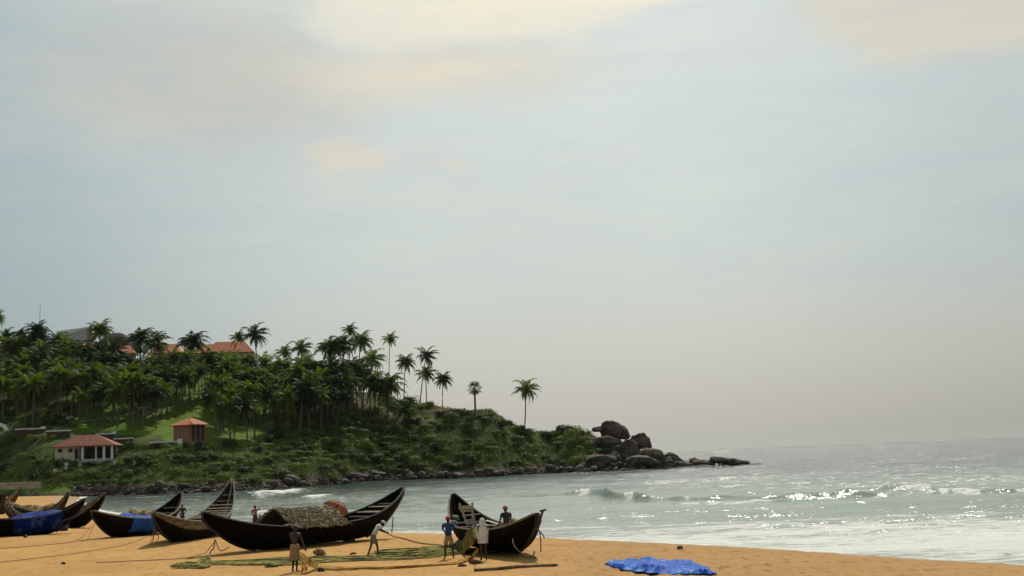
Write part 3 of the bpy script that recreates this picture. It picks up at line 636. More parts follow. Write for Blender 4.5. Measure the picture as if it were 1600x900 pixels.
# grove on the slope
def skyline(px):
    return float(np.interp(px, [-30, 0, 60, 120, 150, 200, 250, 300, 350, 400, 450, 500, 560, 620, 680], [532, 530, 526, 541, 544, 560, 563, 560, 567, 567, 568, 580, 575, 615, 640]))
GR = 'coconut palms of the dense hillside grove'
n_p = 0; placed = []; tries = 0
while n_p < 205 and tries < 9000:
    tries += 1
    bx = rnd.uniform(-40, 610); lo = skyline(bx) + 55; hi = float(np.interp(bx, [-40, 110, 130, 300, 330, 430, 500, 610], [668, 668, 668, 672, 694, 702, 676, 655]))
    if hi <= lo: continue
    by = lo + (hi - lo) * rnd.random() ** 1.2
    if 262 < bx < 332 and by > 640: continue
    if any(abs(bx - a) < 6 and abs(by - b_) < 6 for a, b_ in placed): continue
    b = hit(bx, by)
    if b is None: continue
    placed.append((bx, by)); v = rnd.randrange(6); h = rnd.uniform(7.5, 13.0); rs = rnd.uniform(0.95, 1.2)
    band = 'left' if bx < 150 else 'middle' if bx < 330 else 'right'
    lab = {'left': 'green coconut palm in the grove below the hotel roofs at far left', 'middle': 'green coconut palm in the grove above the small pavilion lawn', 'right': 'green coconut palm in the grove right of the pavilion'}[band]
    q_ = (by - lo) / (hi - lo); rw = 'back' if q_ < 0.33 else 'middle' if q_ < 0.66 else 'front'
    lab = {'left': '%s coconut palm in the %s rows of the grove at far left', 'middle': '%s coconut palm in the %s rows of the grove above the pavilion', 'right': '%s coconut palm in the %s rows of the grove right of the pavilion'}[band] % ('tall' if h > 10.3 else 'short', rw)
    palm(b, h, v, rnd.uniform(0, 6.28), rs, lab, GR + ', ' + band + ' part'); n_p += 1
# the fan palm
def fan_palm():
    b = hit(743, 650) or at(743, 643, 420); b.z = tz(b.x, b.y); c = at(741, 607, b.y); top = c.z - b.z
    r = empty('fan_palm', b, 0, 'round headed fan palm alone on the bare ridge crest', 'palm tree')
    t = MB(); t.tube([(0, 0, -1), (0, 0, top * 0.5), (0, 0, top)], [0.36, 0.3, 0.28], 8); t.build('trunk', M['trunk'], r, True)
    rd = random.Random(3); c_ = MB()
    for k in range(30):
        az_ = k * 2.39996; e = 1.3 - 2.5 * (k / 29.0); L = 2.2 if e > -0.6 else 1.7
        d = Vector((math.cos(az_) * math.cos(e), math.sin(az_) * math.cos(e), math.sin(e))); o = Vector((0, 0, top)); q = o + d * L * 0.72
        c_.tube([o, q], 0.05, 3, cap=False)
        s = d.cross(Vector((0, 0, 1))).normalized(); u = s.cross(d).normalized(); s = s * math.cos(0.6 * rd.uniform(-1, 1)) + u * rd.uniform(-0.5, 0.5)
        n = 22; Rr = 1.05
        for j in range(n):
            a0 = -2.3 + 4.6 * j / n; a1 = a0 + 4.6 / n * 0.62; am = (a0 + a1) / 2
            e0 = d * math.cos(a0) + s * math.sin(a0); e1 = d * math.cos(a1) + s * math.sin(a1); em = d * math.cos(am) + s * math.sin(am)
            c_.add([q, q + e0 * Rr * 0.75, q + em * Rr * rd.uniform(1.0, 1.25) + Vector((0, 0, -0.1)), q + e1 * Rr * 0.75], [(0, 1, 2, 3)])
    c_.build('crown', M['fan'], r)
fan_palm()
# ------------------------------------------------------------------ shrubs and scrub
def shrub_mesh(seed, mat, n=520, leaf=0.34, flat=0.75, lobes=6):
    rd = random.Random(seed); mb = MB(); L = [(Vector((rd.uniform(-0.6, 0.6), rd.uniform(-0.6, 0.6), rd.uniform(0.15, 0.6) * flat)), rd.uniform(0.3, 0.6)) for _ in range(lobes)]
    for k in range(n):
        c, r = rd.choice(L); d = Vector((rd.gauss(0, 1), rd.gauss(0, 1), rd.gauss(0.35, 1))).normalized(); p = c + d * r * rd.uniform(0.72, 1.08)
        if p.z < -0.2: p.z = -0.2 * rd.random()
        a = Vector((rd.gauss(0, 1), rd.gauss(0, 1), rd.gauss(0, 0.7))).normalized(); b = (a.cross(d)); b = b.normalized() if b.length > .1 else Vector((1, 0, 0)); a = (a - d * a.dot(d) * 0.7).normalized()
        s = leaf * rd.uniform(0.14, 0.32)
        mb.add([p - a * s, p - b * s * 0.6, p + a * s * 1.2, p + b * s * 0.6], [(0, 1, 2, 3)])
    return mb.mesh('foliage', (mat,))
def stem_mesh(seed):
    rd = random.Random(seed); mb = MB()
    for k in range(6):
        a = rd.uniform(0, 6.28); mb.tube([(0, 0, -0.4), (math.cos(a) * 0.18, math.sin(a) * 0.18, 0.1), (math.cos(a) * 0.5, math.sin(a) * 0.5, 0.45)], [0.05, 0.035, 0.012], 5, cap=False)
    return mb.mesh('stem', (M['trunk'],))
SV = [shrub_mesh(i, M['shrub'], 640) for i in range(5)] + [shrub_mesh(20 + i, M['scrub'], 600, 0.30, 0.6, 8) for i in range(4)]
STM = [stem_mesh(i) for i in range(3)]
UNDER = []
def undergrowth(p, r, zs): UNDER.append((Vector(p), r, zs, rnd.randrange(9), rnd.uniform(0, 6.28)))
def shrub(p, r, v, lab, grp, zs=1.0, name='shrub', cat='shrub'):
    o = empty(name, p, rnd.uniform(0, 6.28), lab, cat, grp); o.scale = (r, r, r * zs)
    mesh_obj('foliage', SV[v], None, o); mesh_obj('stem', STM[v % 3], None, o); return o
tries = n_s = 0; pl = []
while n_s < 300 and tries < 12000:
    tries += 1
    sx = rnd.uniform(-20, 935)
    top_ = float(np.interp(sx, [-20, 70, 85, 130, 300, 350, 420, 445, 520, 600, 640, 700, 770, 800, 830, 870, 905, 935], [686, 692, 722, 725, 700, 690, 688, 640, 620, 625, 626, 640, 648, 662, 675, 674, 676, 690]))
    bot = float(np.interp(sx, [-20, 90, 110, 150, 420, 470, 520, 640, 700, 800, 905, 935], [748, 752, 762, 760, 754, 750, 747, 743, 740, 736, 732, 722]))
    sy = top_ + (bot - top_) * rnd.random()
    if 75 < sx < 190 and sy < 726: continue
    if 205 < sx < 345 and sy < 703: continue
    h = hit(sx, sy)
    if h is None or h.z < 1.5: continue
    r_ = rnd.uniform(1.3, 3.4) * (1.15 if 430 < sx < 660 else 1.0 if sx > 420 else 0.8)
    if any(math.hypot(h.x - a, h.y - b) < (r_ + c) * 0.45 for a, b, c in pl): continue
    pl.append((h.x, h.y, r_)); v = rnd.randrange(9)
    if sx < 420: lab, g = 'green bush on the bank between the shore rocks and the garden wall', 'bushes on the bank below the garden'
    elif sx < 640: lab, g = 'low green bush on the slope below the palm cluster', 'bushes on the slope below the palms'
    else: lab, g = 'dark dense bush covering the headland below the bare crest', 'bushes covering the headland'
    n_s += 1
    if n_s % 5 < 3: shrub(h, r_, v, lab, g, rnd.uniform(0.65, 1.0))
    else: undergrowth(h, r_ * 0.85, 0.75)
for wx in range(6, 290, 9):
    if 82 < wx < 190 and not 0: continue
    h = hit(wx, (685 if wx < 90 else 699) + (wx % 4))
    if h is not None: shrub(h, 1.5 + (wx * 7 % 10) * 0.1, wx % 9, 'green bush hiding the foot of the garden wall', 'bushes along the garden wall', 0.9)
k = 0
while k < 130:                                              # bushes filling the slope under the palm cluster
    sx = rnd.uniform(425, 650); sy = rnd.uniform(640, 738); h = hit(sx, sy)
    if h is None or h.z < 2: continue
    k += 1
    if k % 4 == 0: shrub(h, rnd.uniform(1.6, 3.2), rnd.randrange(9), 'low green bush on the slope below the palm cluster', 'bushes on the slope below the palms', 0.8)
    else: undergrowth(h, rnd.uniform(1.4, 2.8), 0.8)
k = 0
while k < 50:                                              # dark undergrowth left of the lawn
    sx = rnd.uniform(-10, 112); sy = rnd.uniform(630, 668); h = hit(sx, sy)
    if h is None: continue
    k += 1
    if k % 3 == 0: shrub(h, rnd.uniform(1.4, 2.6), rnd.randrange(5), 'dark bush under the palms left of the lawn', 'bushes under the palms at left', 0.8)
    else: undergrowth(h, rnd.uniform(1.4, 2.4), 0.8)
for (sx, sy, r_, lab) in ((896, 672, 3.6, 'rounded dark bush on the headland crest beside the boulders'), (880, 676, 2.4, 'small bush left of the rounded crest bush'), (912, 680, 2.6, 'bush just left of the two big boulders'),
                          (950, 699, 2.4, 'green bush in the gap under the biggest boulder'), (968, 702, 1.5, 'little bush between the boulders of the point'), (735, 722, 3.4, 'pale green bush beside the leaning slab by the shore'), (855, 684, 2.5, 'bush in the saddle right of the last coconut palm'), (932, 712, 2.2, 'green bush low among the rocks left of the point'), (944, 684, 1.3, 'small bush at the left foot of the huge balanced boulder'), (922, 698, 2.4, 'bush beside the bare track left of the boulders'), (990, 716, 1.4, 'small bush in a cleft under the tan slab'), (310, 700, 2.0, 'yellow green bush right of the pavilion')):
    h = hit(sx, sy)
    if h is None: h = at(sx, sy, 410); h.z = tz(h.x, h.y)
    shrub(h, r_, (sx + sy) % 5, lab, None, 0.9)
def build_under():
    VS, FS, MI = [], [], []; off = 0
    for (p, r_, zs, v, a) in UNDER:
        me = SV[v]; n = len(me.vertices); co = np.zeros(n * 3, np.float32); me.vertices.foreach_get('co', co); co = co.reshape(-1, 3) * np.array([r_, r_, r_ * zs]); c_, s_ = math.cos(a), math.sin(a)
        VS.append(np.stack([co[:, 0] * c_ - co[:, 1] * s_ + p.x, co[:, 0] * s_ + co[:, 1] * c_ + p.y, co[:, 2] + p.z], -1)); FS.append(np.arange(n).reshape(-1, 4) + off); MI.append(np.full(n // 4, 0 if v < 5 else 1)); off += n
    V_ = np.concatenate(VS); Q = np.concatenate(FS); me = bpy.data.meshes.new('undergrowth'); me.vertices.add(len(V_)); me.vertices.foreach_set('co', V_.astype(np.float32).ravel()); me.loops.add(Q.size); me.loops.foreach_set('vertex_index', Q.ravel().astype(np.int32)); me.polygons.add(len(Q))
    me.polygons.foreach_set('loop_start', (np.arange(len(Q)) * 4).astype(np.int32)); me.polygons.foreach_set('loop_total', np.full(len(Q), 4, np.int32)); me.materials.append(M['shrub']); me.materials.append(M['scrub']); me.polygons.foreach_set('material_index', np.concatenate(MI).astype(np.int32)); me.update(calc_edges=True)
    setp(mesh_obj('undergrowth', me, None), 'tangled undergrowth between the bushes of the hillside', None, None, 'stuff')
build_under()
# low ground cover between the bushes: nobody could count it
mb = MB(); rd = random.Random(77); k = 0
while k < 26000:
    sx = rd.uniform(-20, 930); sy = rd.uniform(600, 762)
    h = hit(sx, sy)
    if h is None or h.z < 2.2: k += 1; continue
    if sx < 430 and sy < 698: k += 1; continue
    if fbm(np.array([h.x * 0.06]), np.array([h.y * 0.06]), 19, 4)[0] > 0.28: k += 1; continue
    for _ in range(3):
        p = h + Vector((rd.gauss(0, 0.7), rd.gauss(0, 0.7), rd.uniform(0.0, 0.6))); a = Vector((rd.gauss(0, 1), rd.gauss(0, 1), rd.gauss(0.6, 0.6))).normalized(); b = a.cross(Vector((rd.gauss(0, 1), rd.gauss(0, 1), rd.gauss(0, 1))).normalized())
        s = rd.uniform(0.15, 0.4); mb.add([p - a * s, p - b * s * 0.5, p + a * s, p + b * s * 0.5], [(0, 1, 2, 3)])
    k += 1
setp(mb.build('ground_cover', M['scrub']), 'low creepers and grass tufts covering the hillside', None, None, 'stuff')
# ------------------------------------------------------------------ rocks
def rock_mesh(seed, mat, sub=3, sq=(1, 0.8, 0.65), rough=0.35):
    bm = bmesh.new(); bmesh.ops.create_icosphere(bm, subdivisions=sub, radius=1.0); rd = random.Random(seed); off = Vector((rd.random() * 50, rd.random() * 50, rd.random() * 50))
    from mathutils import noise as mn
    pl = [(Vector((rd.gauss(0, 1), rd.gauss(0, 1), rd.gauss(0, 1))).normalized(), rd.uniform(0.62, 0.88)) for _ in range(9)]
    for v in bm.verts:
        d = v.co.normalized(); r = 1.0
        for n_, k in pl:
            q = d.dot(n_)
            if q > 0.01: r = min(r, k / q)
        r *= 1 + rough * 0.5 * mn.noise(d * 1.4 + off) + rough * 0.25 * mn.noise(d * 4 + off)
        v.co = Vector((d.x * sq[0], d.y * sq[1], d.z * sq[2])) * r
    me = bpy.data.meshes.new('rock'); bm.to_mesh(me); bm.free(); me.materials.append(mat); me.shade_smooth(); return me
RV = [rock_mesh(i, M['shore_rock'] if i % 2 else M['rock'], 2, (1, 0.8, rnd.uniform(0.45, 0.7))) for i in range(9)]
shp = ([110, 150, 250, 420, 470, 520, 580, 640, 700, 760, 800, 870, 905, 1000, 1060, 1115, 1165], [772, 775, 773, 765, 761, 756.5, 752.5, 749.5, 747, 745, 742, 738.5, 738, 735, 731, 729, 726])
n_r = 0
while n_r < 298:
    rx = rnd.uniform(112, 1130) if n_r % 3 else rnd.uniform(440, 950); base_y = float(np.interp(rx, *shp)); wdt = float(np.interp(rx, [110, 420, 520, 700, 900, 940, 1130], [14, 16, 9, 7, 7, 16, 4]))
    ry = base_y + 1.0 - wdt * rnd.random() ** 1.5
    h = hit(rx, ry)
    if h is None: h = atz(rx, ry, 0.0)
    s = (rnd.uniform(0.5, 1.1) if rnd.random() < 0.7 else rnd.uniform(1.1, 2.1)) * (0.95 if rx > 450 else 0.9)
    if rnd.random() < 0.25: rx = rnd.uniform(925, 1060); ry = rnd.uniform(float(np.interp(rx, [925, 1060], [690, 724])), 734); h = hit(rx, ry); s *= 0.85
    if h is None: h = atz(rx, 734, 0)
    if rx < 420: s *= 1.05; lab, g = 'grey rock on the shore below the garden bank', 'shore rocks below the garden'
    elif rx < 700: lab, g = 'dark wet rock at the foot of the palm slope', 'shore rocks below the palm slope'
    else: lab, g = 'dark rock along the waterline of the headland', 'shore rocks of the headland'
    o = mesh_obj('shore_rock', RV[rnd.randrange(9)], None); o.location = h + Vector((0, -0.6 * (rx > 450), 0.4 * s)); o.rotation_euler = (rnd.uniform(-.3, .3), rnd.uniform(-.3, .3), rnd.uniform(0, 6.28)); o.scale = (s, s, s)
    setp(o, lab, 'rock', g); n_r += 1
def build_rubble():
    VS, FS = [], []; off = 0; rd = random.Random(91)
    base = [rock_mesh(900 + i, M['rock'], 1, (1, 0.8, 0.6), 0.5) for i in range(5)]
    data = []
    for me in base:
        co = np.zeros(len(me.vertices) * 3, np.float32); me.vertices.foreach_get('co', co); data.append((co.reshape(-1, 3), np.array([list(p.vertices) for p in me.polygons])))
    k = 0
    while k < 1500:
        rx = rd.uniform(112, 480) if rd.random() < 0.6 else rd.uniform(480, 1060); b_ = float(np.interp(rx, *shp)); ry = b_ + 1.0 - float(np.interp(rx, [112, 420, 520, 900, 930, 1060], [13, 14, 7, 6, 20, 10])) * rd.random() ** 1.3
        h = hit(rx, ry); k += 1
        if h is None: continue
        s_ = rd.uniform(0.2, 0.62); co, q = data[k % 5]; a = rd.uniform(0, 6.28); c_, n_ = math.cos(a), math.sin(a); co = co * s_
        VS.append(np.stack([co[:, 0] * c_ - co[:, 1] * n_ + h.x, co[:, 0] * n_ + co[:, 1] * c_ + h.y - 0.2, co[:, 2] + h.z + 0.2 * s_], -1)); FS.append(q + off); off += len(co)
    V_ = np.concatenate(VS); Q = np.concatenate(FS); me = bpy.data.meshes.new('rubble'); me.vertices.add(len(V_)); me.vertices.foreach_set('co', V_.astype(np.float32).ravel()); me.loops.add(Q.size); me.loops.foreach_set('vertex_index', Q.ravel().astype(np.int32)); me.polygons.add(len(Q))
    me.polygons.foreach_set('loop_start', (np.arange(len(Q)) * 3).astype(np.int32)); me.polygons.foreach_set('loop_total', np.full(len(Q), 3, np.int32)); me.update(calc_edges=True)
    setp(mesh_obj('rubble', me, M['rock']), 'loose stones and rubble between the shore rocks', None, None, 'stuff')
build_rubble()
BIG = [  # centre px, py, half width px, half height px, depth, tilt deg, label
 (961, 673, 22, 13, 398, 12, 'huge rounded boulder balanced on the headland, higher of the two'),
 (1001, 690, 17, 13, 392, 25, 'big rounded boulder right of and below the highest one'),
 (934, 671, 8, 4, 402, 0, 'small flat rock left of the huge balanced boulder'),
 (985, 705, 17, 14, 388, 35, 'steep tan slab wedged under the two big boulders'),
 (955, 690, 22, 9, 396, 5, 'broad rock bench under the huge balanced boulder'),
 (1022, 714, 20, 12, 384, 15, 'dark rounded rock right of the tan slab'),
 (1000, 722, 26, 9, 378, 5, 'dark rock mass at the foot of the point'),
 (945, 722, 30, 10, 380, 10, 'sloping dark rock left at the foot of the point'),
 (1052, 719, 14, 9, 382, 20, 'knobbly rock in the middle of the point'),
 (1062, 726, 24, 5, 379, 3, 'low wet slab lapped by the sea'),
 (1085, 722, 10, 6, 384, -20, 'pointed rock between slab and outer ridge'),
 (1100, 724, 16, 6, 385, 5, 'black rock at the start of the outer ridge'),
 (1102, 729, 14, 3, 382, 2, 'thin reef rock in front of the outer ridge'),
 (1125, 719, 18, 5, 388, 8, 'rock in the middle of the outer ridge'),
 (1145, 721, 16, 6, 388, 6, 'rock near the end of the outer ridge'),
 (1161, 724, 11, 5, 388, 8, 'outermost rock at the tip of the point'),
 (733, 722, 7, 10, 396, 55, 'leaning grey slab among bushes by the shore'),
 (764, 737, 9, 6, 392, 10, 'large rounded rock at the waterline under the slab'),
 (590, 742, 16, 7, 388, 5, 'large dark rock on the shore below the palms'),
 (560, 744, 14, 6, 390, 0, 'broad dark rock left of the large shore rock'),
 (242, 765, 13, 7, 293, 0, 'brown flat boulder on the shore behind the pale bow'),
 (178, 764, 12, 6, 300, 8, 'heap shaped rock at the left end of the shore rocks'),
 (455, 752, 16, 9, 345, 15, 'sloping grey rock where the shore turns'),
 (640, 626, 6, 3.5, 434, 0, 'round dark rock on the ridge beside the palms'),
]
for i, (cx, cy, hw, hh_, D, tl, lab) in enumerate(BIG):
    h0 = hit(cx, cy + 0.6 * hh_)
    if h0 is not None and abs(h0.y - D) < 45: D = h0.y + 0.3
    c = at(cx, cy, D); sx, sz_ = hw * D / F, hh_ * D / F
    me = rock_mesh(700 + i * 3, M['boulder'] if cx > 900 and cy < 712 else M['rock'] if i % 2 else M['shore_rock'], 4, (1, 0.8, 1), 0.42)
    me.transform(Matrix.Rotation(R(tl), 4, 'Y') @ Matrix.Diagonal((sx * 1.12, max(sx, sz_) * 0.9, sz_ * 1.15, 1)))
    o = mesh_obj('boulder', me, None); o.location = c; setp(o, lab, 'boulder')
    o.rotation_euler = (0, 0, 0)
# ------------------------------------------------------------------ buildings
def hip(mb, x0, x1, y0, y1, z, h, ov, inset, th=0.25, sag=0.0):
    a, b, c, d = x0 - ov, x1 + ov, y0 - ov, y1 + ov; ym = (c + d) / 2
    for dz in (0,):
        V = [(a, c, z), (b, c, z), (b, d, z), (a, d, z), (a + inset, ym, z + h), (b - inset, ym, z + h)]
        U = [(p[0], p[1], z - th) for p in V[:4]]
        mb.add(V + U, [(0, 1, 5, 4), (1, 2, 5), (2, 3, 4, 5), (3, 0, 4), (0, 6, 7, 1), (1, 7, 8, 2), (2, 8, 9, 3), (3, 9, 6, 0), (9, 8, 7, 6)])
def house(px, py, D, w, d, h, rh, rz, wall, roof, label, inset=None, ov=0.8, nwin=3, name='house', sink=0):
    b = at(px, py, D); r = empty(name, b, rz, label, 'house')
    m1 = MB(); m1.box((0, 0, h / 2 - sink), (w, d, h + 2 * sink)); m1.build('wall', wall, r)
    m2 = MB(); hip(m2, -w / 2, w / 2, -d / 2, d / 2, h + 0.25, rh, ov, (d / 2 + ov) * 0.8 if inset is None else inset); m2.build('roof', roof, r)
    for k in range(nwin):
        x = -w / 2 + w * (k + 0.5) / nwin; m3 = MB(); m3.box((x, -d / 2 - 0.05, h * 0.55), (1.3, 0.12, 1.4)); wo_ = m3.build('window', M['white'], r)
        m4 = MB(); m4.box((x, -d / 2 - 0.13, h * 0.55), (1.05, 0.06, 1.15)); m4.build('pane', M['darkglass'], wo_)
    return r
# cottage with veranda
b = hit(134, 722); r = empty('cottage', b, R(3), 'cream cottage with red hipped roof and open pillared veranda', 'house')
m_ = MB(); m_.box((-4.3, 1.5, 1.8), (6.0, 6, 4.4)); m_.box((2.4, 3.6, 1.8), (9.4, 2, 4.4)); m_.box((3, 0.5, -0.2), (9.6, 4.6, 0.7)); m_.build('wall', M['cream'], r)
m_ = MB(); hip(m_, -7.3, 7.3, -1.5, 5, 4.1, 2.8, 0.8, 5.6, 0.2); m_.build('roof', M['redroof'], r)
for x in (-0.4, 3.0, 5.0, 7.0):
    m_ = MB(); m_.box((x, -1.5, 1.95), (0.55 if x != 3.0 else 0.3, 0.5, 3.9)); m_.build('pillar', M['white'], r)
for x in (-6.0, -3.4):
    m_ = MB(); m_.box((x, -1.56, 3.1), (1.0, 0.14, 0.9)); m_.build('window', M['darkopen'], r)
m_ = MB(); m_.box((-1.9, -1.56, 2.2), (0.9, 0.12, 2.6)); m_.build('door', M['darkopen'], r)
m_ = MB(); m_.box((3.0, 2.55, 1.9), (7.6, 0.08, 3.6)); m_.build('veranda_shade_panel', M['darkopen'], r)  # dark panel on the back wall stands in for the veranda's shade
m_ = MB(); m_.box((3.3, -1.62, 0.42), (7.0, 0.2, 0.7)); m_.build('railing', M['cream'], r)
# pavilion
b = hit(297, 691); r = empty('pavilion', b, R(-33), 'small pavilion with orange hipped roof and terracotta side wall', 'pavilion')
m_ = MB(); m_.box((-0.2, -2.55, 2.2), (6.2, 0.3, 4.6)); m_.box((0, 0, -0.4), (6.6, 5.6, 1.0)); m_.box((0, 2.4, 2.2), (6.2, 0.3, 4.6)); m_.build('wall', M['terra'], r)
m_ = MB(); hip(m_, -3.2, 3.2, -2.8, 2.8, 4.5, 1.9, 0.9, 3.6, 0.2); m_.build('roof', M['rooftile'], r)
for y in (-2.4, -0.8, 0.8, 2.4):
    m_ = MB(); m_.box((2.9, y, 2.2), (0.35, 0.35, 4.5)); m_.build('pillar', M['terra'] if abs(y) > 1 else M['wood_grey'], r)
# hilltop buildings
house(360, 571, 452, 15.5, 9, 4.0, 4.2, R(8), M['cream'], M['rooftile'], 'long hotel house with bright orange roof at right on the ridge', 3.5, nwin=5, sink=3)
house(326, 571, 458, 9, 8, 4.0, 3.4, R(0), M['cream'], M['rooftile'], 'smaller orange roofed wing left of the long roof', 2.6, nwin=2, sink=3)
house(262, 571, 458, 10, 8, 4.0, 3.4, R(0), M['cream'], M['rooftile'], 'orange roofed house half hidden by the pair of big palms', 2.6, sink=3)
house(192, 572, 450, 8, 8, 4.0, 3.2, R(10), M['white'], M['rooftile'], 'small orange roofed house in front of the dark curved roof', 2.6, nwin=2, sink=3)
house(0, 570, 445, 12, 8, 4.0, 3.2, R(0), M['cream'], M['redroof'], 'dull orange roofed house at the far left edge of the ridge', 2.6, sink=3)
house(136, 571, 445, 4, 5, 6.0, 1.5, R(0), M['white'], M['rooftile'], 'narrow white house with a small orange roof below the gable', 1.6, 0.5, nwin=1, sink=3)
# gabled building with grey roof
b = at(112, 575, 462); r = empty('gabled_house', b, R(20), 'hilltop house with sloping grey roof and dark red gable edge', 'house')
m_ = MB(); m_.box((0, 0, 3.5), (12, 8, 12)); m_.build('wall', M['cream'], r)
m_ = MB(); m_.add([(-7.5, -5.2, 9.6), (7, -5.2, 9.6), (7, 0, 15.2), (-5.0, 0, 13.4), (-7.5, 5.2, 9.6), (7, 5.2, 9.6)], [(0, 1, 2, 3), (3, 2, 5, 4)]); m_.build('roof', M['greyroof'], r)
m_ = MB(); m_.box((6.9, -2.7, 12.6), (0.5, 7.6, 0.5), rot=Matrix.Rotation(R(47), 3, 'X')); m_.box((6.9, 2.7, 12.6), (0.5, 7.6, 0.5), rot=Matrix.Rotation(R(-47), 3, 'X')); m_.build('gable_trim', M['redroof'], r)
m_ = MB(); m_.add([(6.6, -4.4, 9.5), (6.6, 4.4, 9.5), (6.6, 0, 14.6)], [(0, 1, 2)]); m_.build('gable_wall', M['greywall'], r)
for k in range(3):
    m_ = MB(); m_.box((6.7, -1.6 + 1.6 * k, 10.8), (0.2, 1.1, 1.6)); m_.build('window', M['darkglass'], r)
# dark curved roof
b = at(182, 572, 456); r = empty('thatched_hall', b, 0, 'hilltop hall with a dark curved roof behind the palms', 'house')
m_ = MB(); m_.box((0, 0, 1.5), (9, 8, 9)); m_.build('wall', M['greywall'], r)
m_ = MB(); n = 12; rings = []
for i in range(n + 1):
    u = i / n; rr = 6.3 * (1 - u) ** 0.72 + 1.2 * (1 - u); zz = 4.8 + 7.2 * u ** 0.8
    rings.append([(math.copysign(abs(math.cos(a)) ** 0.6, math.cos(a)) * (rr + 1.0 * (1 - u) + 1.2), math.copysign(abs(math.sin(a)) ** 0.6, math.sin(a)) * rr * 0.8, zz) for a in [2 * math.pi * j / 24 for j in range(24)]])
m_.add([p for g in rings for p in g], [(i * 24 + j, i * 24 + (j + 1) % 24, (i + 1) * 24 + (j + 1) % 24, (i + 1) * 24 + j) for i in range(n) for j in range(24)] + [tuple(n * 24 + j for j in range(24))]); m_.build('roof', M['darkroof'], r)
# white terrace buildings at far left
b = at(6, 622, 405); r = empty('white_villa', b, R(-12), 'white villa with sloping parapet at the left edge among palms', 'house')
m_ = MB(); m_.box((-2, 0, 1.6), (9, 5, 4.2)); m_.build('wall', M['white'], r)
m_ = MB(); hip(m_, -6.5, 2.5, -2.5, 2.5, 3.9, 1.6, 0.5, 2.0); m_.build('roof', M['redroof'], r)
m_ = MB(); m_.box((3.6, -2.6, 0.9), (6.5, 0.3, 0.5), rot=Matrix.Rotation(R(24), 3, 'Y')); m_.build('parapet', M['white'], r)
for k in range(2):
    m_ = MB(); m_.box((-4 + 3 * k, -2.56, 1.9), (1.2, 0.16, 1.4)); m_.build('window', M['darkglass'], r)
b = at(92, 612, 420); r = empty('terrace', b, 0, 'low white terrace balustrade glimpsed between the palms', 'terrace')
m_ = MB(); m_.box((0, 0, 1.5), (9, 0.3, 0.35)); m_.build('coping', M['white'], r)
for k in range(7): m_ = MB(); m_.box((-4.2 + 1.4 * k, 0, 0.6), (0.35, 0.3, 2.0)); m_.build('baluster', M['white'], r)
b = at(28, 612, 412); r = empty('terrace', b, 0, 'white terrace wall beside the villa at far left', 'terrace')
m_ = MB(); m_.box((0, 0, 0.4), (8, 0.3, 1.8)); m_.build('parapet', M['white'], r); m_ = MB(); m_.box((0, -0.3, -0.9), (7.4, 0.3, 0.7)); m_.build('base', M['redroof'], r)
# white curved stair parapet
b = at(2, 668, 362); m_ = MB(); m_.add([(-4, 0, 1.4), (0.3, 0, 0.1), (1.0, 0, -0.9), (1.9, 0, -0.9), (1.3, 0, 0.7), (-4, 0, 2.6), (-4, 0.5, 1.4), (0.3, 0.5, 0.1), (1.0, 0.5, -0.9), (1.9, 0.5, -0.9), (1.3, 0.5, 0.7), (-4, 0.5, 2.6)],
    [(0, 1, 2, 3, 4, 5), (11, 10, 9, 8, 7, 6), (5, 4, 10, 11), (4, 3, 9, 10), (3, 2, 8, 9)]); o = m_.build('stair_parapet', M['white']); o.location = b; setp(o, 'white sloping stair parapet at the left edge above the dark wall', 'parapet')
# kiosk and path kerb on the lawn
b = hit(224, 649); r = empty('kiosk', b, 0, 'small grey shed on the lawn among palm trunks', 'shed')
m_ = MB(); m_.box((0, 0, 1.0), (2.8, 2, 2.4)); m_.build('wall', M['greywall'], r); m_ = MB(); m_.box((0, 0, 2.3), (3.3, 2.6, 0.18)); m_.build('roof', M['white'], r); m_ = MB(); m_.box((-0.4, -1.04, 0.9), (0.8, 0.1, 1.7)); m_.build('door', M['darkopen'], r)
m_ = MB()
pk = [gp(x, y) + Vector((0, 0, 0.25)) for x, y in ((126, 660), (150, 657), (175, 653), (200, 650), (214, 648), (238, 648))]
m_.tube(pk, 0.16, 5); setp(m_.build('path_kerb', M['greywall']), 'pale kerb of the path crossing the lawn', 'kerb')
# garden wall in steps with white coping
for (xa, ya, xb, yb, post, lab) in ((24, 671.5, 68, 669, 1, 'dark garden wall with white coping, leftmost stretch'), (73, 673.5, 110, 673, 0, 'dark garden wall stretch left of the cottage roof'),
        (150, 678.5, 178, 677.5, 1, 'dark garden wall stretch just behind the cottage roof'), (178, 685.5, 208, 685, 0, 'dark garden wall stretch right of the cottage'), (234, 691, 281, 690.5, 2, 'dark garden wall with white end pillar below the pavilion')):
    D = hit((xa + xb) / 2, ya + 9).y - 0.5
    A, B = at(xa, ya, D), at(xb, yb, D); r = empty('garden_wall', (A + B) / 2, math.atan2(B.y - A.y, B.x - A.x), lab, 'wall', 'stretches of the stepped garden wall'); L = (B - A).length
    m_ = MB(); m_.box((0, 0, -1.2), (L, 0.4, 2.2)); m_.build('wall_panel', M['brickwall'], r)
    m_ = MB(); m_.box((0, 0, 0.02), (L + 0.1, 0.6, 0.3)); m_.build('coping', M['white'], r)
    if post: m_ = MB(); m_.box((L / 2, -0.05, 0.2 if post == 1 else -0.3), (1.0, 0.9, 0.7 if post == 1 else 2.0)); m_.build('pillar', M['white'], r)
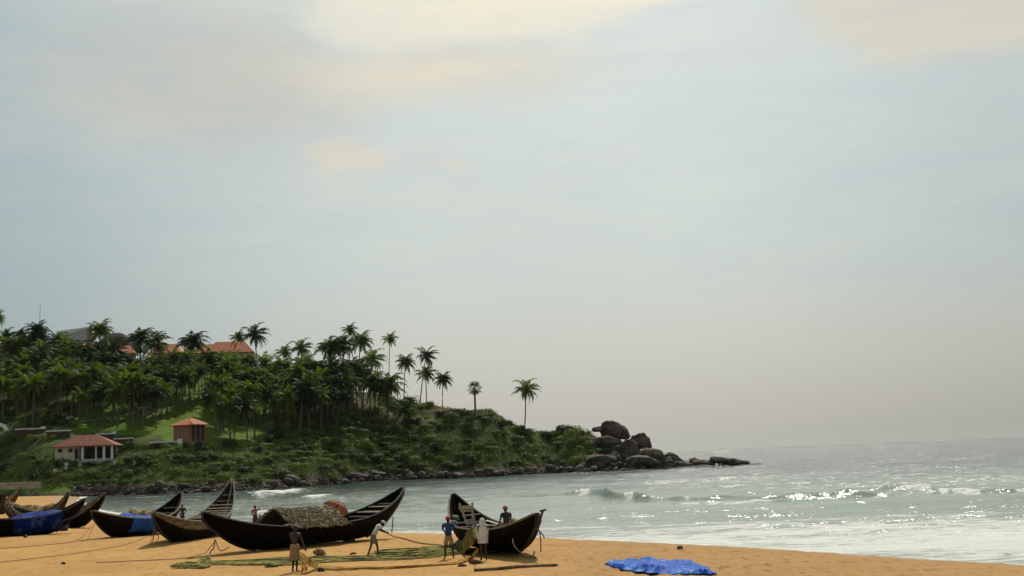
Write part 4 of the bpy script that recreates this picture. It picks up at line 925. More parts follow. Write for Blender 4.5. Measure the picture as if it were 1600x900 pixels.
for (x, y, h, w, lab) in ((86.5, 743, 1.2, 0.75, 'white post lowest on the bank, leftmost'), (103, 737, 1.9, 0.8, 'tallest white post, second from left'), (114, 725, 1.1, 0.7, 'white post under the cottage door'), (125, 732, 1.3, 0.65, 'white post below the cottage middle'),
        (152, 730, 1.1, 0.65, 'white post under the cottage veranda'), (179.5, 731, 1.4, 0.65, 'white post under the right corner of the cottage'), (211, 729, 1.0, 0.7, 'white post alone right of the cottage'), (267, 720.5, 1.1, 0.9, 'white block post at right end by the pavilion')):
    b = gp(x, y - 3.5, 316); h *= 0.8; r = empty('white_post', b, 0, lab, 'post', 'white posts along the garden path')
    m_ = MB(); m_.box((0, 0, h / 2 - 0.6), (w, w, h + 1.2)); m_.build('shaft', M['white'], r); m_ = MB(); m_.box((0, 0, h + 0.05), (w + 0.12, w + 0.12, 0.12)); m_.build('cap', M['white'], r)
# low sea wall at far left
A, B = at(-90, 762, 317), at(64, 757.5, 313); r = empty('sea_wall', (A + B) / 2, math.atan2(B.y - A.y, B.x - A.x), 'low pale sea wall at far left above the beach', 'wall'); L = (B - A).length
m_ = MB(); m_.box((0, 0, -0.2), (L, 0.5, 1.5)); m_.build('wall_panel', M['greywall'], r); m_ = MB(); m_.box((0, 0, 0.6), (L + 0.1, 0.7, 0.12)); m_.build('coping', M['cream'], r)
# mast
b = at(62, 515, 445); m_ = MB(); m_.tube([(0, 0, -12), (0, 0, 3), (0.15, 0, 9.2)], [0.12, 0.09, 0.05], 6); m_.box((-0.35, 0, 7.6), (0.7, 0.05, 0.05)); m_.box((0, 0, 3), (0.8, 0.05, 0.05)); o = m_.build('antenna_mast', M['metal']); o.location = b; setp(o, 'thin antenna mast rising above the hilltop palms', 'mast')
# ------------------------------------------------------------------ boats
class Boat:
    """sewn plank surf boat: high pointed ends, round bilge. Local x runs from the stern tip to the bow tip."""
    def __init__(s, name, label, P0, P1, zg, h0, h1, hull, beam=2.1, mid=1.0, p0=2.8, p1=2.8, kf=0.42, pk=2.3, wend=0.07, group='fishing boats drawn up on the beach', thw=(0.3, 0.42, 0.58, 0.7), ntip=0.34):
        s.P0, s.P1 = Vector(P0), Vector(P1); s.L = (s.P1 - s.P0).length; s.h0, s.h1, s.mid, s.p0, s.p1, s.kf, s.pk, s.b0, s.we, s.nt = h0, h1, mid, p0, p1, kf, pk, beam / 2, wend, ntip
        c = (s.P0 + s.P1) / 2; s.root = empty(name, (c.x, c.y, zg), math.atan2(s.P1.y - s.P0.y, s.P1.x - s.P0.x), label, 'boat', group)
        s.hull(hull); s.hm = hull
        for t in thw: s.thwart(t)
        for e in (0, 1): s.stem(e, M['wood_dark'], 0.0, 'stem', 0.065)
    def sheer(s, t):
        u = abs(2 * t - 1); h, p = (s.h0, s.p0) if t < 0.5 else (s.h1, s.p1); return s.mid + (h - s.mid) * u ** p
    def keel(s, t):
        u = abs(2 * t - 1); h = s.h0 if t < 0.5 else s.h1; return 0.0 if u < s.kf else (h - s.nt) * ((u - s.kf) / (1 - s.kf)) ** s.pk
    def half(s, t):
        u = abs(2 * t - 1); return s.b0 * (1 - u ** 2.1) ** 0.85 + s.we
    def pt(s, t, v, off=0.0):
        b = s.half(t) + off; k = s.keel(t) - off * 0.8; z1 = s.sheer(t); a = abs(v) * math.pi / 2; u = abs(2 * t - 1)
        y = math.copysign(1, v) * b * math.sin(a) ** (0.75 + 0.5 * u); z = k + (z1 - k) * (1 - math.cos(a)) ** (0.95 - 0.1 * u)
        return Vector(((t - 0.5) * s.L, y, z))
    def hull(s, mat):
        n, m = 56, 9; vs = []; fs = []; gv = []; ins = []
        def skin(off, flip, io):
            base = len(vs)
            for i in range(n + 1):
                t = i / n
                for j in range(2 * m + 1):
                    v = (j - m) / m; p = s.pt(t, v, off)
                    if io and abs(v) < 1: p.z = max(p.z, s.keel(t) + 0.06)
                    vs.append(p); gv.append(abs(v)); ins.append(io)
            for i in range(n):
                for j in range(2 * m):
                    a = base + i * (2 * m + 1) + j; b = a + 2 * m + 1; f = (a, b, b + 1, a + 1); fs.append(f if not flip else f[::-1])
            return base
        o = skin(0.0, False, 0.0); q = skin(-0.05, True, 1.0); w = 2 * m + 1
        for i in range(n):
            for j in (0, 2 * m):
                a, b = o + i * w + j, o + (i + 1) * w + j; c, d = q + i * w + j, q + (i + 1) * w + j; fs.append((a, c, d, b) if j else (a, b, d, c))
        for i in (0, n):
            for j in range(2 * m): a = o + i * w + j; c = q + i * w + j; fs.append((a, a + 1, c + 1, c))
        me = bpy.data.meshes.new('hull'); me.from_pydata([tuple(p) for p in vs], [], fs); me.update()
        for k, arr in (('gv', gv), ('ins', ins)):
            at_ = me.attributes.new(k, 'FLOAT', 'POINT'); at_.data.foreach_set('value', np.array(arr, np.float32))
        mesh_obj('hull', me, mat, s.root, True)
        for sg in (-1, 1):
            g = MB(); g.tube([s.pt(i / 40, sg, 0.02) + Vector((0, 0, 0.01)) for i in range(41)], 0.045, 5); g.build('gunwale', M['wood_grey'] if mat in (M['hull_grey'], M['hull_tan'], M['hull_brown']) else M['wood_dark'], s.root)
    def thwart(s, t, mat=None, dz=-0.14, w=0.22, name='thwart'):
        a, b = s.pt(t, 0.92, -0.03), s.pt(t, -0.92, -0.03); z = s.sheer(t) + dz; m = MB()
        m.box(((t - 0.5) * s.L, 0, z), (w, 2 * (s.half(t) - 0.03) * 0.985, 0.05)); return m.build(name, mat or M['wood_grey'], s.root)
    def stem(s, t, mat, h=0.0, name='stem_post', r=0.07):
        e = 0.0 if t < 0.5 else 1.0; sg = -1 if e == 0 else 1; pts = []
        for i in range(7):
            tt = e - sg * 0.0 - sg * (1 - i / 6) * 0.22 if e else (1 - i / 6) * 0.22
            pts.append(s.pt(tt, 0, 0.03))
        pts.append(s.pt(e, 1, 0) * 0.5 + s.pt(e, -1, 0) * 0.5 + Vector((sg * 0.03, 0, h)))
        m = MB(); m.tube(pts, [r] * 7 + [r * 1.1], 6); return m.build(name, mat, s.root)
    def world(s, p):
        a = s.root.rotation_euler.z; return Vector((p.x * math.cos(a) - p.y * math.sin(a), p.x * math.sin(a) + p.y * math.cos(a), p.z)) + s.root.location
    def near(s):                                        # side (+1 / -1) that faces the camera
        a, b = s.world(s.pt(0.5, 1)), s.world(s.pt(0.5, -1)); return 1 if a.y < b.y else -1
def ground(px, py): return on_sand(px, py)
def tarp_over(bt, t0, t1, vn, vf, h, mat, label, seed=0, name='tarpaulin', sag=0.0, grp=None, off=0.05):
    """sheet over the load: from the near flank, up over the gunwale, across a lumpy load, to the far side"""
    rd = random.Random(seed); nr, n, m = bt.near(), 36, 26; vs = []; fs = []
    for i in range(n + 1):
        u = i / n; t = t0 + (t1 - t0) * u
        vv = vn - 0.10 * math.sin(u * 9 + seed) * 0.5
        for j in range(m + 1):
            w = j / m
            if w < 0.4:
                v = vv + (1 - vv) * (w / 0.4); p = bt.pt(t, nr * v, off + 0.02 * math.sin(t * 160 + seed) * (1 - w / 0.4))
            elif w < 0.9:
                q = (w - 0.4) / 0.5; a, b = bt.pt(t, nr, off), bt.pt(t, -nr, off); p = a.lerp(b, q)
                nz_ = float(fbm(np.array([t * bt.L * 0.9 + seed]), np.array([q * 2.3]), 5 + seed, 4)[0])
                p.z += math.sin(math.pi * q) ** 0.7 * (h * (0.75 + 0.9 * nz_)) * min(1, 5 * u, 5 * (1 - u)) + 0.04
            else:
                q = (w - 0.9) / 0.1; p = bt.pt(t, -nr * (1 - (1 - vf) * q), off)
            vs.append(bt.world(p))
    for i in range(n):
        for j in range(m): a = i * (m + 1) + j; fs.append((a, a + m + 1, a + m + 2, a + 1))
    mb = MB(); mb.add(vs, fs); o = mb.build(name, mat, None, True)
    md = o.modifiers.new('thickness', 'SOLIDIFY'); md.thickness = 0.012
    return setp(o, label, 'tarpaulin', grp)
def heap(pts_fn, nx, ny, name, mat, label, cat, seed=0, group=None): pass
def rope(pts, r, label, cat='rope', name='rope', grp=None, on=True, mat=None, n=14):
    P = [Vector(p) for p in pts]; out = []
    for i in range(len(P) - 1):
        for k in range(n):
            u = k / n; p0, p1, p2, p3 = P[max(i - 1, 0)], P[i], P[i + 1], P[min(i + 2, len(P) - 1)]
            out.append(0.5 * ((2 * p1) + (p2 - p0) * u + (2 * p0 - 5 * p1 + 4 * p2 - p3) * u * u + (3 * p1 - p0 - 3 * p2 + p3) * u ** 3))
    out.append(P[-1])
    if on:
        for p in out: p.z = max(p.z, gz(p.x, p.y) + r * 0.6 + 0.02)
    mb = MB(); mb.tube(out, r, 5); o = mb.build(name, mat or M['rope'], None, True); return setp(o, label, cat, grp)
# A: the long black boat with the palm leaf roof
A0 = ground(330, 868); A0.x = at(317, 802, 58.5).x; A0.y = 58.5
A1 = at(630, 764, 71.0)
bA = Boat('fishing_boat', 'long black fishing boat with palm leaf roof amidships and high bow at right', (A0.x, A0.y, 0), (A1.x, A1.y, 0), 1.40, 1.98, at(630, 762, 71.0).z - 1.40, M['hull_black'], 2.3, 0.98, 2.9, 2.6, 0.42, 2.2, thw=(0.2, 0.76, 0.83, 0.9))
for k in (0.80, 0.86): bA.thwart(k, M['wood_pale'], -0.06, 0.3, 'deck_plank')
bA.stem(1, M['wood_grey'], 0.02, 'bow_cap', 0.08)
# roof of palm thatch, open gable to the left
def thatch(bt, t0, t1, ridge, seed=1):
    rd = random.Random(seed); th = MB(); n = 48; m = 10
    for sg in (-1, 1):
        vs = []; fs = []
        for i in range(n + 1):
            u = i / n; t = t0 + (t1 - t0) * u; x = (t - 0.5) * bt.L; e = bt.half(t) + 0.16
            ze = bt.sheer(t) - 0.06 + 0.04 * rd.uniform(-1, 1); rz_ = bt.sheer(t) + ridge * (1 - 0.06 * u) + 0.03 * math.sin(u * 17)
            for j in range(m + 1):
                w = j / m; y = sg * e * w; z = rz_ + (ze - rz_) * (w ** 1.25) + 0.035 * rd.uniform(-1, 1)
                vs.append((x + 0.03 * rd.uniform(-1, 1), y, z))
        for i in range(n):
            for j in range(m): a = i * (m + 1) + j; fs.append((a, a + m + 1, a + m + 2, a + 1))
        th.add(vs, fs)
    for k in range(2600):                                  # loose leaf strips
        u = rd.random(); t = t0 + (t1 - t0) * u; sg = rd.choice((-1, 1)); w = rd.random() ** 0.9; x = (t - 0.5) * bt.L; e = bt.half(t) + 0.16
        ze = bt.sheer(t) - 0.06; rz_ = bt.sheer(t) + ridge * (1 - 0.06 * u); p = Vector((x, sg * e * w, rz_ + (ze - rz_) * w ** 1.25 + 0.03))
        d = Vector((rd.uniform(-0.8, 0.8), sg * 0.8, -0.55)).normalized(); s_ = Vector((rd.uniform(.4, 1), rd.uniform(-.3, .3), rd.uniform(0, .5))).normalized(); l = rd.uniform(0.12, 0.36)
        q = p + d * l + Vector((0, 0, rd.uniform(0, 0.12))); th.add([p - s_ * 0.022, p + s_ * 0.022, q], [(0, 1, 2)])
    o = th.build('palm_leaf_roof', M['thatch'], bt.root); md = o.modifiers.new('thickness', 'SOLIDIFY'); md.thickness = 0.05; md.offset = -1
    pl = MB()
    for t in (t0 + 0.005, t1 - 0.01):
        x = (t - 0.5) * bt.L
        for sg in (-1, 1): pl.tube([(x, sg * bt.half(t), bt.sheer(t)), (x, 0, bt.sheer(t) + ridge - 0.08)], 0.035, 5)
    pl.tube([((t0 - 0.5) * bt.L - 0.15, 0, bt.sheer(t0) + ridge - 0.07), ((t1 - 0.5) * bt.L + 0.15, 0, bt.sheer(t1) + ridge * 0.94 - 0.07)], 0.035, 5)
    pl.build('roof_pole', M['wood_dark'], bt.root)
thatch(bA, 0.305, 0.575, 0.86)
m_ = MB()                                                   # pale pole along the gunwale and bundles on the roof end
m_.tube([bA.world(bA.pt(0.28, bA.near(), 0.06)) + Vector((0, 0, 0.08)), bA.world(bA.pt(0.40, bA.near(), 0.10)) + Vector((0, 0, 0.1))], 0.025, 5)
setp(m_.build('pole', M['wood_pale']), 'pale pole lying along the near gunwale left of the palm leaf roof', 'pole')
# chock under the bow end
def chock(px, py, label, w=0.5, h=0.35):
    p = ground(px, py); r = empty('wooden_chock', p, 0.3, label, 'chock', None); a = MB(); a.box((0, 0, h / 2), (w, 0.9, h)); a.build('block', M['wood_dark'], r); a = MB(); a.tube([(-w * 0.7, 0, h + 0.06), (w * 0.7, 0, h + 0.05)], 0.07, 6); a.build('roller', M['wood_grey'], r)
chock(545, 846, 'dark wooden chock under the right end of the long thatched boat')
chock(100, 829, 'dark wooden chock under the tarpaulin covered boat at far left', 0.5, 0.25)
# C
C0 = at(240, 801, 68.0); C1 = at(362, 753, 82.0)
bC = Boat('fishing_boat', 'grey weathered fishing boat with pale deck planks in its high bow, behind the thatched boat', (C0.x, C0.y, 0), (C1.x, C1.y, 0), 1.33, C0.z - 1.33, C1.z - 1.33, M['hull_grey'], 2.2, 1.05, 2.6, 3.0, 0.38, 2.1, thw=(0.15, 0.3, 0.45, 0.9, 0.94))
for k in range(7): t = 0.66 + 0.032 * k; bC.thwart(t, M['wood_pale'], -0.02, 0.28, 'deck_plank')
bC.stem(1, M['wood_pale'], 0.22, 'stem_post', 0.075)
# E: boat with blue tarp, its grey bow behind C
E0 = at(144, 798, 77.0); E1 = at(283, 769, 87.0)
bE = Boat('fishing_boat', 'brown fishing boat with blue tarpaulin and net pile amidships, pointed end at left', (E0.x, E0.y, 0), (E1.x, E1.y, 0), 1.36, E0.z - 1.36, E1.z - 1.36, M['hull_brown'], 2.2, 1.05, 2.4, 3.2, 0.36, 2.2, thw=(0.15, 0.72, 0.8, 0.88))
bE.stem(1, M['wood_grey'], 0.1)
# F: far left boat with long blue tarp
F0 = at(-75, 792, 84.0); F1 = at(131, 779, 88.0)
bF = Boat('fishing_boat', 'black fishing boat with a dark blue tarpaulin amidships, front left', (F0.x, F0.y, 0), (F1.x, F1.y, 0), 1.38, F0.z - 1.38, F1.z - 1.38, M['hull_black'], 2.2, 1.15, 3.0, 2.4, 0.36, 2.0, thw=(0.2, 0.3, 0.85))
# G behind F
G0 = at(20, 792, 100.0); G1 = at(163, 771, 96.0)
bG = Boat('fishing_boat', 'grey brown fishing boat whose pointed bow shows right behind the dark blue covered boat', (G0.x, G0.y, 0), (G1.x, G1.y, 0), 1.30, G0.z - 1.30, G1.z - 1.30, M['hull_grey'], 2.1, 1.0, 2.6, 2.5, 0.36, 2.1, thw=(0.3, 0.5, 0.7, 0.84))
# H further behind
H0 = at(5, 786, 112.0); H1 = at(107, 769, 112.0)
bH = Boat('fishing_boat', 'greenish boat full of tan net, in the second row at far left', (H0.x, H0.y, 0), (H1.x, H1.y, 0), 1.15, H0.z - 1.15, H1.z - 1.15, M['hull_green'], 2.1, 1.1, 2.2, 3.0, 0.4, 2.0, thw=(0.85,))
# I farthest
I0 = at(-70, 772, 150.0); I1 = at(32, 763, 150.0)
bI = Boat('fishing_boat', 'pale tan boat farthest back at the left frame edge', (I0.x, I0.y, 0), (I1.x, I1.y, 0), gz(I1.x, I1.y), I0.z - 0.9, I1.z - 0.9, M['hull_tan'], 2.1, 1.2, 2.4, 2.6, 0.4, 2.0, thw=(0.3, 0.6))
# J: maroon bow cut by the frame
J0 = at(-150, 800, 95.0); J1 = at(5, 772, 80.0)
bJ = Boat('fishing_boat', 'boat cut by the left frame edge, only its reddish upright bow showing', (J0.x, J0.y, 0), (J1.x, J1.y, 0), 1.38, J0.z - 1.38, J1.z - 1.38, M['hull_maroon'], 1.9, 1.0, 2.6, 3.4, 0.4, 1.8, thw=(0.3, 0.6), wend=0.16)
bJ.stem(1, M['hair'], 0.0, 'stem_post', 0.1)
# B: the right boat seen end on
B0 = at(718, 771, 60.5); B1 = at(838, 803, 49.6)
bB = Boat('fishing_boat', 'dark wooden fishing boat at right, end towards us, with a man and nets inside', (B0.x - 0.3, B0.y, 0), (B1.x, B1.y, 0), 1.46, B0.z - 1.46, B1.z - 1.46, M['hull_brown'], 2.2, 0.92, 3.0, 3.2, 0.45, 2.0, thw=(0.22, 0.3, 0.45, 0.82))
bB.stem(1, M['wood_dark'], 0.05, 'stem_post', 0.06)
# tarps
tarp_over(bE, 0.27, 0.66, 0.42, 0.7, 0.30, M['tarp'], 'bright blue tarpaulin hanging over the side of the brown boat', 3)
tarp_over(bF, 0.44, 0.82, 0.34, 0.7, 0.30, M['tarp_deep'], 'dark blue tarpaulin laid along the black boat at far left', 5)
# net piles lying in boats
def pile_in(bt, t0, t1, h, mat, label, seed, hw=0.8, cat='fishing net', zoff=0.0):
    n, m = 34, 22; vs = []; fs = []; rd = random.Random(seed)
    for i in range(n + 1):
        u = i / n; t = t0 + (t1 - t0) * u; b = (bt.half(t) - 0.08) * hw
        for j in range(m + 1):
            w = j / m * 2 - 1; e = max(0, 1 - w * w) ** 0.5 * max(0, 1 - (2 * u - 1) ** 4) ** 0.5
            nz_ = float(fbm(np.array([t * bt.L * 1.1 + seed * 3]), np.array([w * 1.6 + seed]), seed, 5)[0])
            vs.append(bt.world(Vector(((t - 0.5) * bt.L, b * w, bt.sheer(t) - 0.25 + zoff + h * e * (0.8 + 1.0 * nz_)))))
    for i in range(n):
        for j in range(m): a = i * (m + 1) + j; fs.append((a, a + m + 1, a + m + 2, a + 1))
    mb = MB(); mb.add(vs, fs)
    for k in range(160):
        t = rd.uniform(t0 + 0.02, t1 - 0.02); w = rd.uniform(-0.8, 0.8); p = bt.world(Vector(((t - 0.5) * bt.L, (bt.half(t) - 0.08) * hw * w, bt.sheer(t) - 0.2 + zoff + h * 0.85 * (1 - w * w) ** 0.5)))
        a = rd.uniform(0, 6.28); d = Vector((math.cos(a), math.sin(a), 0)); l = rd.uniform(0.15, 0.4)
        mb.tube([p - d * l, p + Vector((0, 0, rd.uniform(.02, .12))), p + d * l + Vector((rd.uniform(-.1, .1), 0, -0.05))], 0.018, 4, cap=False)
    return setp(mb.build('net_pile', mat, None, True), label, cat)
pile_in(bE, 0.36, 0.62, 0.62, M['net_pile'], 'tan net pile on the boat with the bright blue tarpaulin', 4, 0.7, zoff=0.05)
pile_in(bH, 0.06, 0.80, 0.55, M['net_pile'], 'long heap of orange tan net filling the greenish boat at far left', 6, 0.95, zoff=0.1)
pile_in(bB, 0.44, 0.80, 0.40, M['net_pile'], 'yellow green net heaped inside the right boat around the seated man', 7, 0.85, zoff=-0.28)
def balls(bt, spots, label, col='net_green', grp='dark floats and bundles in the right boat'):
    for (t, y, dz, r) in spots:
        m_ = rock_mesh(int(t * 1000), M[col], 3, (1, 0.9, 0.75), 0.25); o = mesh_obj('net_bundle', m_, None); o.location = bt.world(Vector(((t - 0.5) * bt.L, y, bt.sheer(t) + dz))); o.scale = (r, r, r); setp(o, label, 'net bundle')
s_ = -bB.near()
balls(bB, [(0.76, s_ * 0.75, 0.08, 0.36)], 'round dark net bundle on the far gunwale right of the seated man', 'wood_dark')
balls(bB, [(0.70, s_ * 0.45, 0.1, 0.34)], 'grey net bundle inside the boat just behind the seated man', 'wood_grey')
balls(bB, [(0.50, s_ * 1.0, 0.12, 0.3)], 'greenish net bundle on the far gunwale of the right boat', 'net_green')
balls(bB, [(0.14, -s_ * 0.42, -0.25, 0.24)], 'upper tan float tied outside the far end of the right boat', 'wood_grey')
balls(bB, [(0.27, -s_ * 0.95, -0.05, 0.26)], 'lower tan float tied outside the far end of the right boat', 'wood_grey')
# planks laid in boat B
for k, (t0, y0, t1, y1, lab) in enumerate(((0.30, 0.55, 0.62, 0.25, 'long pale plank slanting down inside the right boat'), (0.42, -0.3, 0.66, 0.35, 'short grey plank across the inside of the right boat'))):
    p0, p1 = bB.world(Vector(((t0 - 0.5) * bB.L, s_ * y0, bB.sheer(t0) + 0.1))), bB.world(Vector(((t1 - 0.5) * bB.L, s_ * y1, bB.sheer(t1) + 0.06)))
    mb = MB(); mb.tube([p0, p1], 0.09, 4, flat=0.35); setp(mb.build('plank', M['wood_pale' if k == 0 else 'wood_grey']), lab, 'plank')
# pale frame of poles across the far end of boat B
def frame_B():
    D = 57.0; g = lambda x, y, d=D: at(x, y, d)
    o0 = g(736, 822); r = empty('pole_rack', o0, 0, 'pale pole rack with rungs standing in the far end of the right boat', 'rack')
    def pole(name, a, b, rad, mat='wood_pale'):
        mb = MB(); mb.tube([a - o0, b - o0], rad, 6); mb.build(name, M[mat], r)
    pole('rail', g(717.5, 786), g(731, 822), 0.05); pole('rail', g(738, 785), g(739, 822), 0.05); pole('rail', g(739.5, 806), g(744, 822), 0.05)
    mb = MB(); mb.box((g(727.5, 793) - o0), (0.62, 0.06, 0.16)); mb.build('top_board', M['wood_pale'], r)
    for a, b in (((722, 806), (750, 803)), ((725, 814), (741, 812)), ((728, 819), (744, 818)), ((719, 799), (738, 798))): pole('rung', g(*a), g(*b), 0.035)
frame_B()
# rudder oar at the near end of B
def oar(a, b, label, blade=0.0, r=0.045, mat='wood_grey', grip=None):
    a, b = Vector(a), Vector(b); o0 = a; rt = empty('oar', o0, 0, label, 'oar'); mb = MB(); mb.tube([a - o0, (a + b) / 2 - o0 + Vector((0, 0, 0.01)), b - o0], r, 6); mb.build('shaft', M[mat], rt)
    d = (b - a).normalized()
    if blade: mb = MB(); mb.tube([b - o0 - d * blade, b - o0 - d * blade * 0.7, b - o0 + d * 0.02], [0.05, 0.11, 0.09], 6, flat=0.3); mb.build('blade', M[mat], rt)
    if grip: mb = MB(); mb.tube([a - o0 + Vector(grip) * -1, a - o0, a - o0 + Vector(grip)], 0.04, 6); mb.build('grip', M[mat], rt)
oar(at(848.5, 797.5, 49.2), at(838.5, 829, 49.2), 'steering oar with a crossbar grip standing at the near tip of the right boat', 0.0, 0.05, 'wood_dark', (0.13, 0, 0.02))
for k, (a, b, lab) in enumerate((((843, 830), (845, 862), 'left rope hanging from the steering oar of the right boat'), ((839.5, 826), (851, 841), 'short thin cord blown right of the steering oar'))):
    rope([at(*a, 49.0), at((a[0] + b[0]) / 2 + 1, (a[1] + b[1]) / 2, 48.9), at(*b, 48.8)], 0.025, lab, on=False)
rope([at(801, 842, 48.6), at(803, 852, 48.2), at(812, 862, 48.0), at(823, 868, 48.2)], 0.016, 'pale rope looped under the near flank of the right boat', on=False, mat=M['wood_grey'])
rope([at(835, 862, 48.8), ground(834, 868), ground(838, 873)], 0.03, 'short rope end dropping to the sand under the near tip', on=False)
# pole lying against boat F
oar(ground(46, 835) + Vector((0, 0, 0.05)), at(120, 806, 84.5), 'long oar leaning against the side of the dark blue covered boat', 0.6, 0.05, 'wood_dark')
# ropes on the sand
def ropeg(pp, r, lab): rope([ground(*p) for p in pp], r, lab, grp=None)
rope([at(148, 815, 77.5), ground(146, 822), ground(132, 836), ground(112, 847), ground(60, 853), ground(0, 858)], 0.016, 'rope running left over the sand from the tip of the brown boat', on=True)
rope([at(241, 828, 68.5), ground(236, 838), ground(205, 849), ground(150, 860), ground(90, 869), ground(-5, 880)], 0.016, 'rope running left over the sand from the grey boat')
rope([at(334, 848, 59.5), at(331, 852, 59), ground(318, 866), ground(290, 873), ground(240, 876), ground(150, 880)], 0.017, 'rope running left over the sand from the long thatched boat')
rope([at(336, 843, 59.6), at(334, 856, 59), at(329, 862, 58.8), ground(327, 873)], 0.03, 'knotted mooring rope hanging from the left tip of the thatched boat', on=False)
rope([at(337, 845, 59.6), at(342, 858, 59), at(348, 860, 59), at(358, 855, 60)], 0.022, 'thin slack cord under the left tip of the thatched boat', on=False)
rope([at(241, 826, 68.6), at(240, 836, 68.4), ground(239, 844)], 0.03, 'short rope hanging from the left tip of the grey boat', on=False)
rope([at(243, 828, 68.6), at(246, 834, 68.4), ground(248, 840)], 0.025, 'thin cord hanging beside the short rope of the grey boat', on=False)
rope([at(614, 807, 69.5), at(614, 813, 69.5), at(612, 832, 69.5)], 0.03, 'thin rope hanging from the high bow of the thatched boat', on=False)
rope([at(603, 832, 66) , ground(620, 840), ground(650, 848), ground(690, 853)], 0.03, 'dark rope running right over wet sand behind the bending man')
# parasol on boat A
def parasol():
    c = at(525, 794, 66.5); r = empty('parasol', c, 0, 'orange brown parasol lying open on its side behind the palm leaf roof', 'parasol'); ax = Vector((0.35, 0.42, 0.84)).normalized()
    u = ax.cross(Vector((0, 0, 1))).normalized(); v = u.cross(ax).normalized(); n = 8; Rr = 0.68; mb = MB(); rings = []
    for i in range(5):
        w = i / 4; rr = Rr * w; h = 0.34 * (1 - w ** 1.8)
        rings.append([ax * h + (u * math.cos(2 * math.pi * j / 24) + v * math.sin(2 * math.pi * j / 24)) * rr * (1 - 0.05 * w * (1 - abs(math.cos(j * math.pi / 3)))) for j in range(24)])
    mb.add([p for g in rings for p in g], [(i * 24 + j, i * 24 + (j + 1) % 24, (i + 1) * 24 + (j + 1) % 24, (i + 1) * 24 + j) for i in range(4) for j in range(24)])
    cm = leafmat('orange_parasol_cloth', (0.20, 0.075, 0.03), (0.26, 0.10, 0.04), 0.8, 0.25, (1, 1, 1)); mb.build('canopy', cm, r)
    p = MB(); p.tube([ax * 0.4, ax * -1.1], 0.02, 5); p.build('pole', M['wood_dark'], r)
    for j in range(8): q = MB(); e = (u * math.cos(2 * math.pi * j / 8) + v * math.sin(2 * math.pi * j / 8)); q.tube([ax * 0.32, e * 0.45 + ax * 0.24, e * Rr], 0.012, 4); q.build('rib', M['wood_dark'], r)
parasol()
mb = MB(); rd = random.Random(8)
for k in range(14):
    c = at(506 + rd.uniform(-14, 14), 797 + rd.uniform(-3, 4), 65.8); a = rd.uniform(-.4, .4); d = Vector((math.cos(a), math.sin(a), rd.uniform(-.15, .15))); mb.tube([c - d * 0.5, c, c + d * 0.5], [0.01, 0.05, 0.01], 4, flat=0.5)
setp(mb.build('leaf_bundle', M['net_pile']), 'loose bundle of dry palm leaves on the right end of the roof ridge', 'leaf bundle')
# ------------------------------------------------------------------ nets on the beach
def strands(name, paths, nst, wd, mat, label, seed, r=0.018, hgt=0.05, lift=0.0, sheet=True, smat=None):
    """a net as many thin strands that follow a bundle of guide lines over a thin crumpled see-through sheet"""
    rd = random.Random(seed); mb = MB()
    G = [[Vector(p) for p in path] for path in paths]
    def sample(path, u):
        x = u * (len(path) - 1); i = min(int(x), len(path) - 2); return path[i].lerp(path[i + 1], x - i)
    for k in range(nst):
        q = rd.random(); a0 = rd.uniform(0, 6.3); a1 = rd.uniform(3, 9); b1 = rd.uniform(1, 3); pts = []; N = 34; u0 = rd.random() * 0.25; u1 = 1 - rd.random() * 0.25; h0 = abs(rd.gauss(0, hgt))
        for s_ in range(N + 1):
            u = u0 + (u1 - u0) * s_ / N; qq = min(1, max(0, q + wd * 0.25 * math.sin(a0 + a1 * u) + 0.03 * math.sin(a0 * 3 + 31 * u))); x = qq * (len(G) - 1); i = min(int(x), len(G) - 2)
            p = sample(G[i], u).lerp(sample(G[i + 1], u), x - i); g = gz(p.x, p.y); p.z = max(p.z, g + 0.01) + 0.02 + h0 * (0.5 + 0.5 * math.sin(a0 + u * a1 * b1))
            pts.append(p)
        mb.tube(pts, r * rd.uniform(0.5, 1.5), 4, cap=False)
    if sheet:
        n = 80; m = 14; vs = []; fs = []
        for i_ in range(n + 1):
            for j in range(m + 1):
                u = i_ / n; x = j / m * (len(G) - 1); i = min(int(x), len(G) - 2); p = sample(G[i], u).lerp(sample(G[i + 1], u), x - i)
                ex_ = float(fbm(np.array([u * 14.0]), np.array([0.5 if j < m / 2 else 9.5]), seed + 1, 3)[0]); d = (sample(G[-1], u) - sample(G[0], u)); p = p + d * (j / m - 0.5) * ex_ * 0.5
                nz_ = float(fbm(np.array([u * 9.0]), np.array([j * 0.5]), seed, 3)[0]); g = gz(p.x, p.y); e = 1 - abs(2 * j / m - 1) ** 3
                p.z = max(p.z - 0.03, g + 0.015) + (0.02 + (0.10 + hgt) * max(0, nz_ + 0.1)) * e; vs.append(p)
        for i_ in range(n):
            for j in range(m): a = i_ * (m + 1) + j; fs.append((a, a + 1, a + m + 2, a + m + 1))
        mb.add(vs, fs, 1)
    return setp(mb.build(name, (mat, smat or M['net_sheet']), None, True), label, 'fishing net')
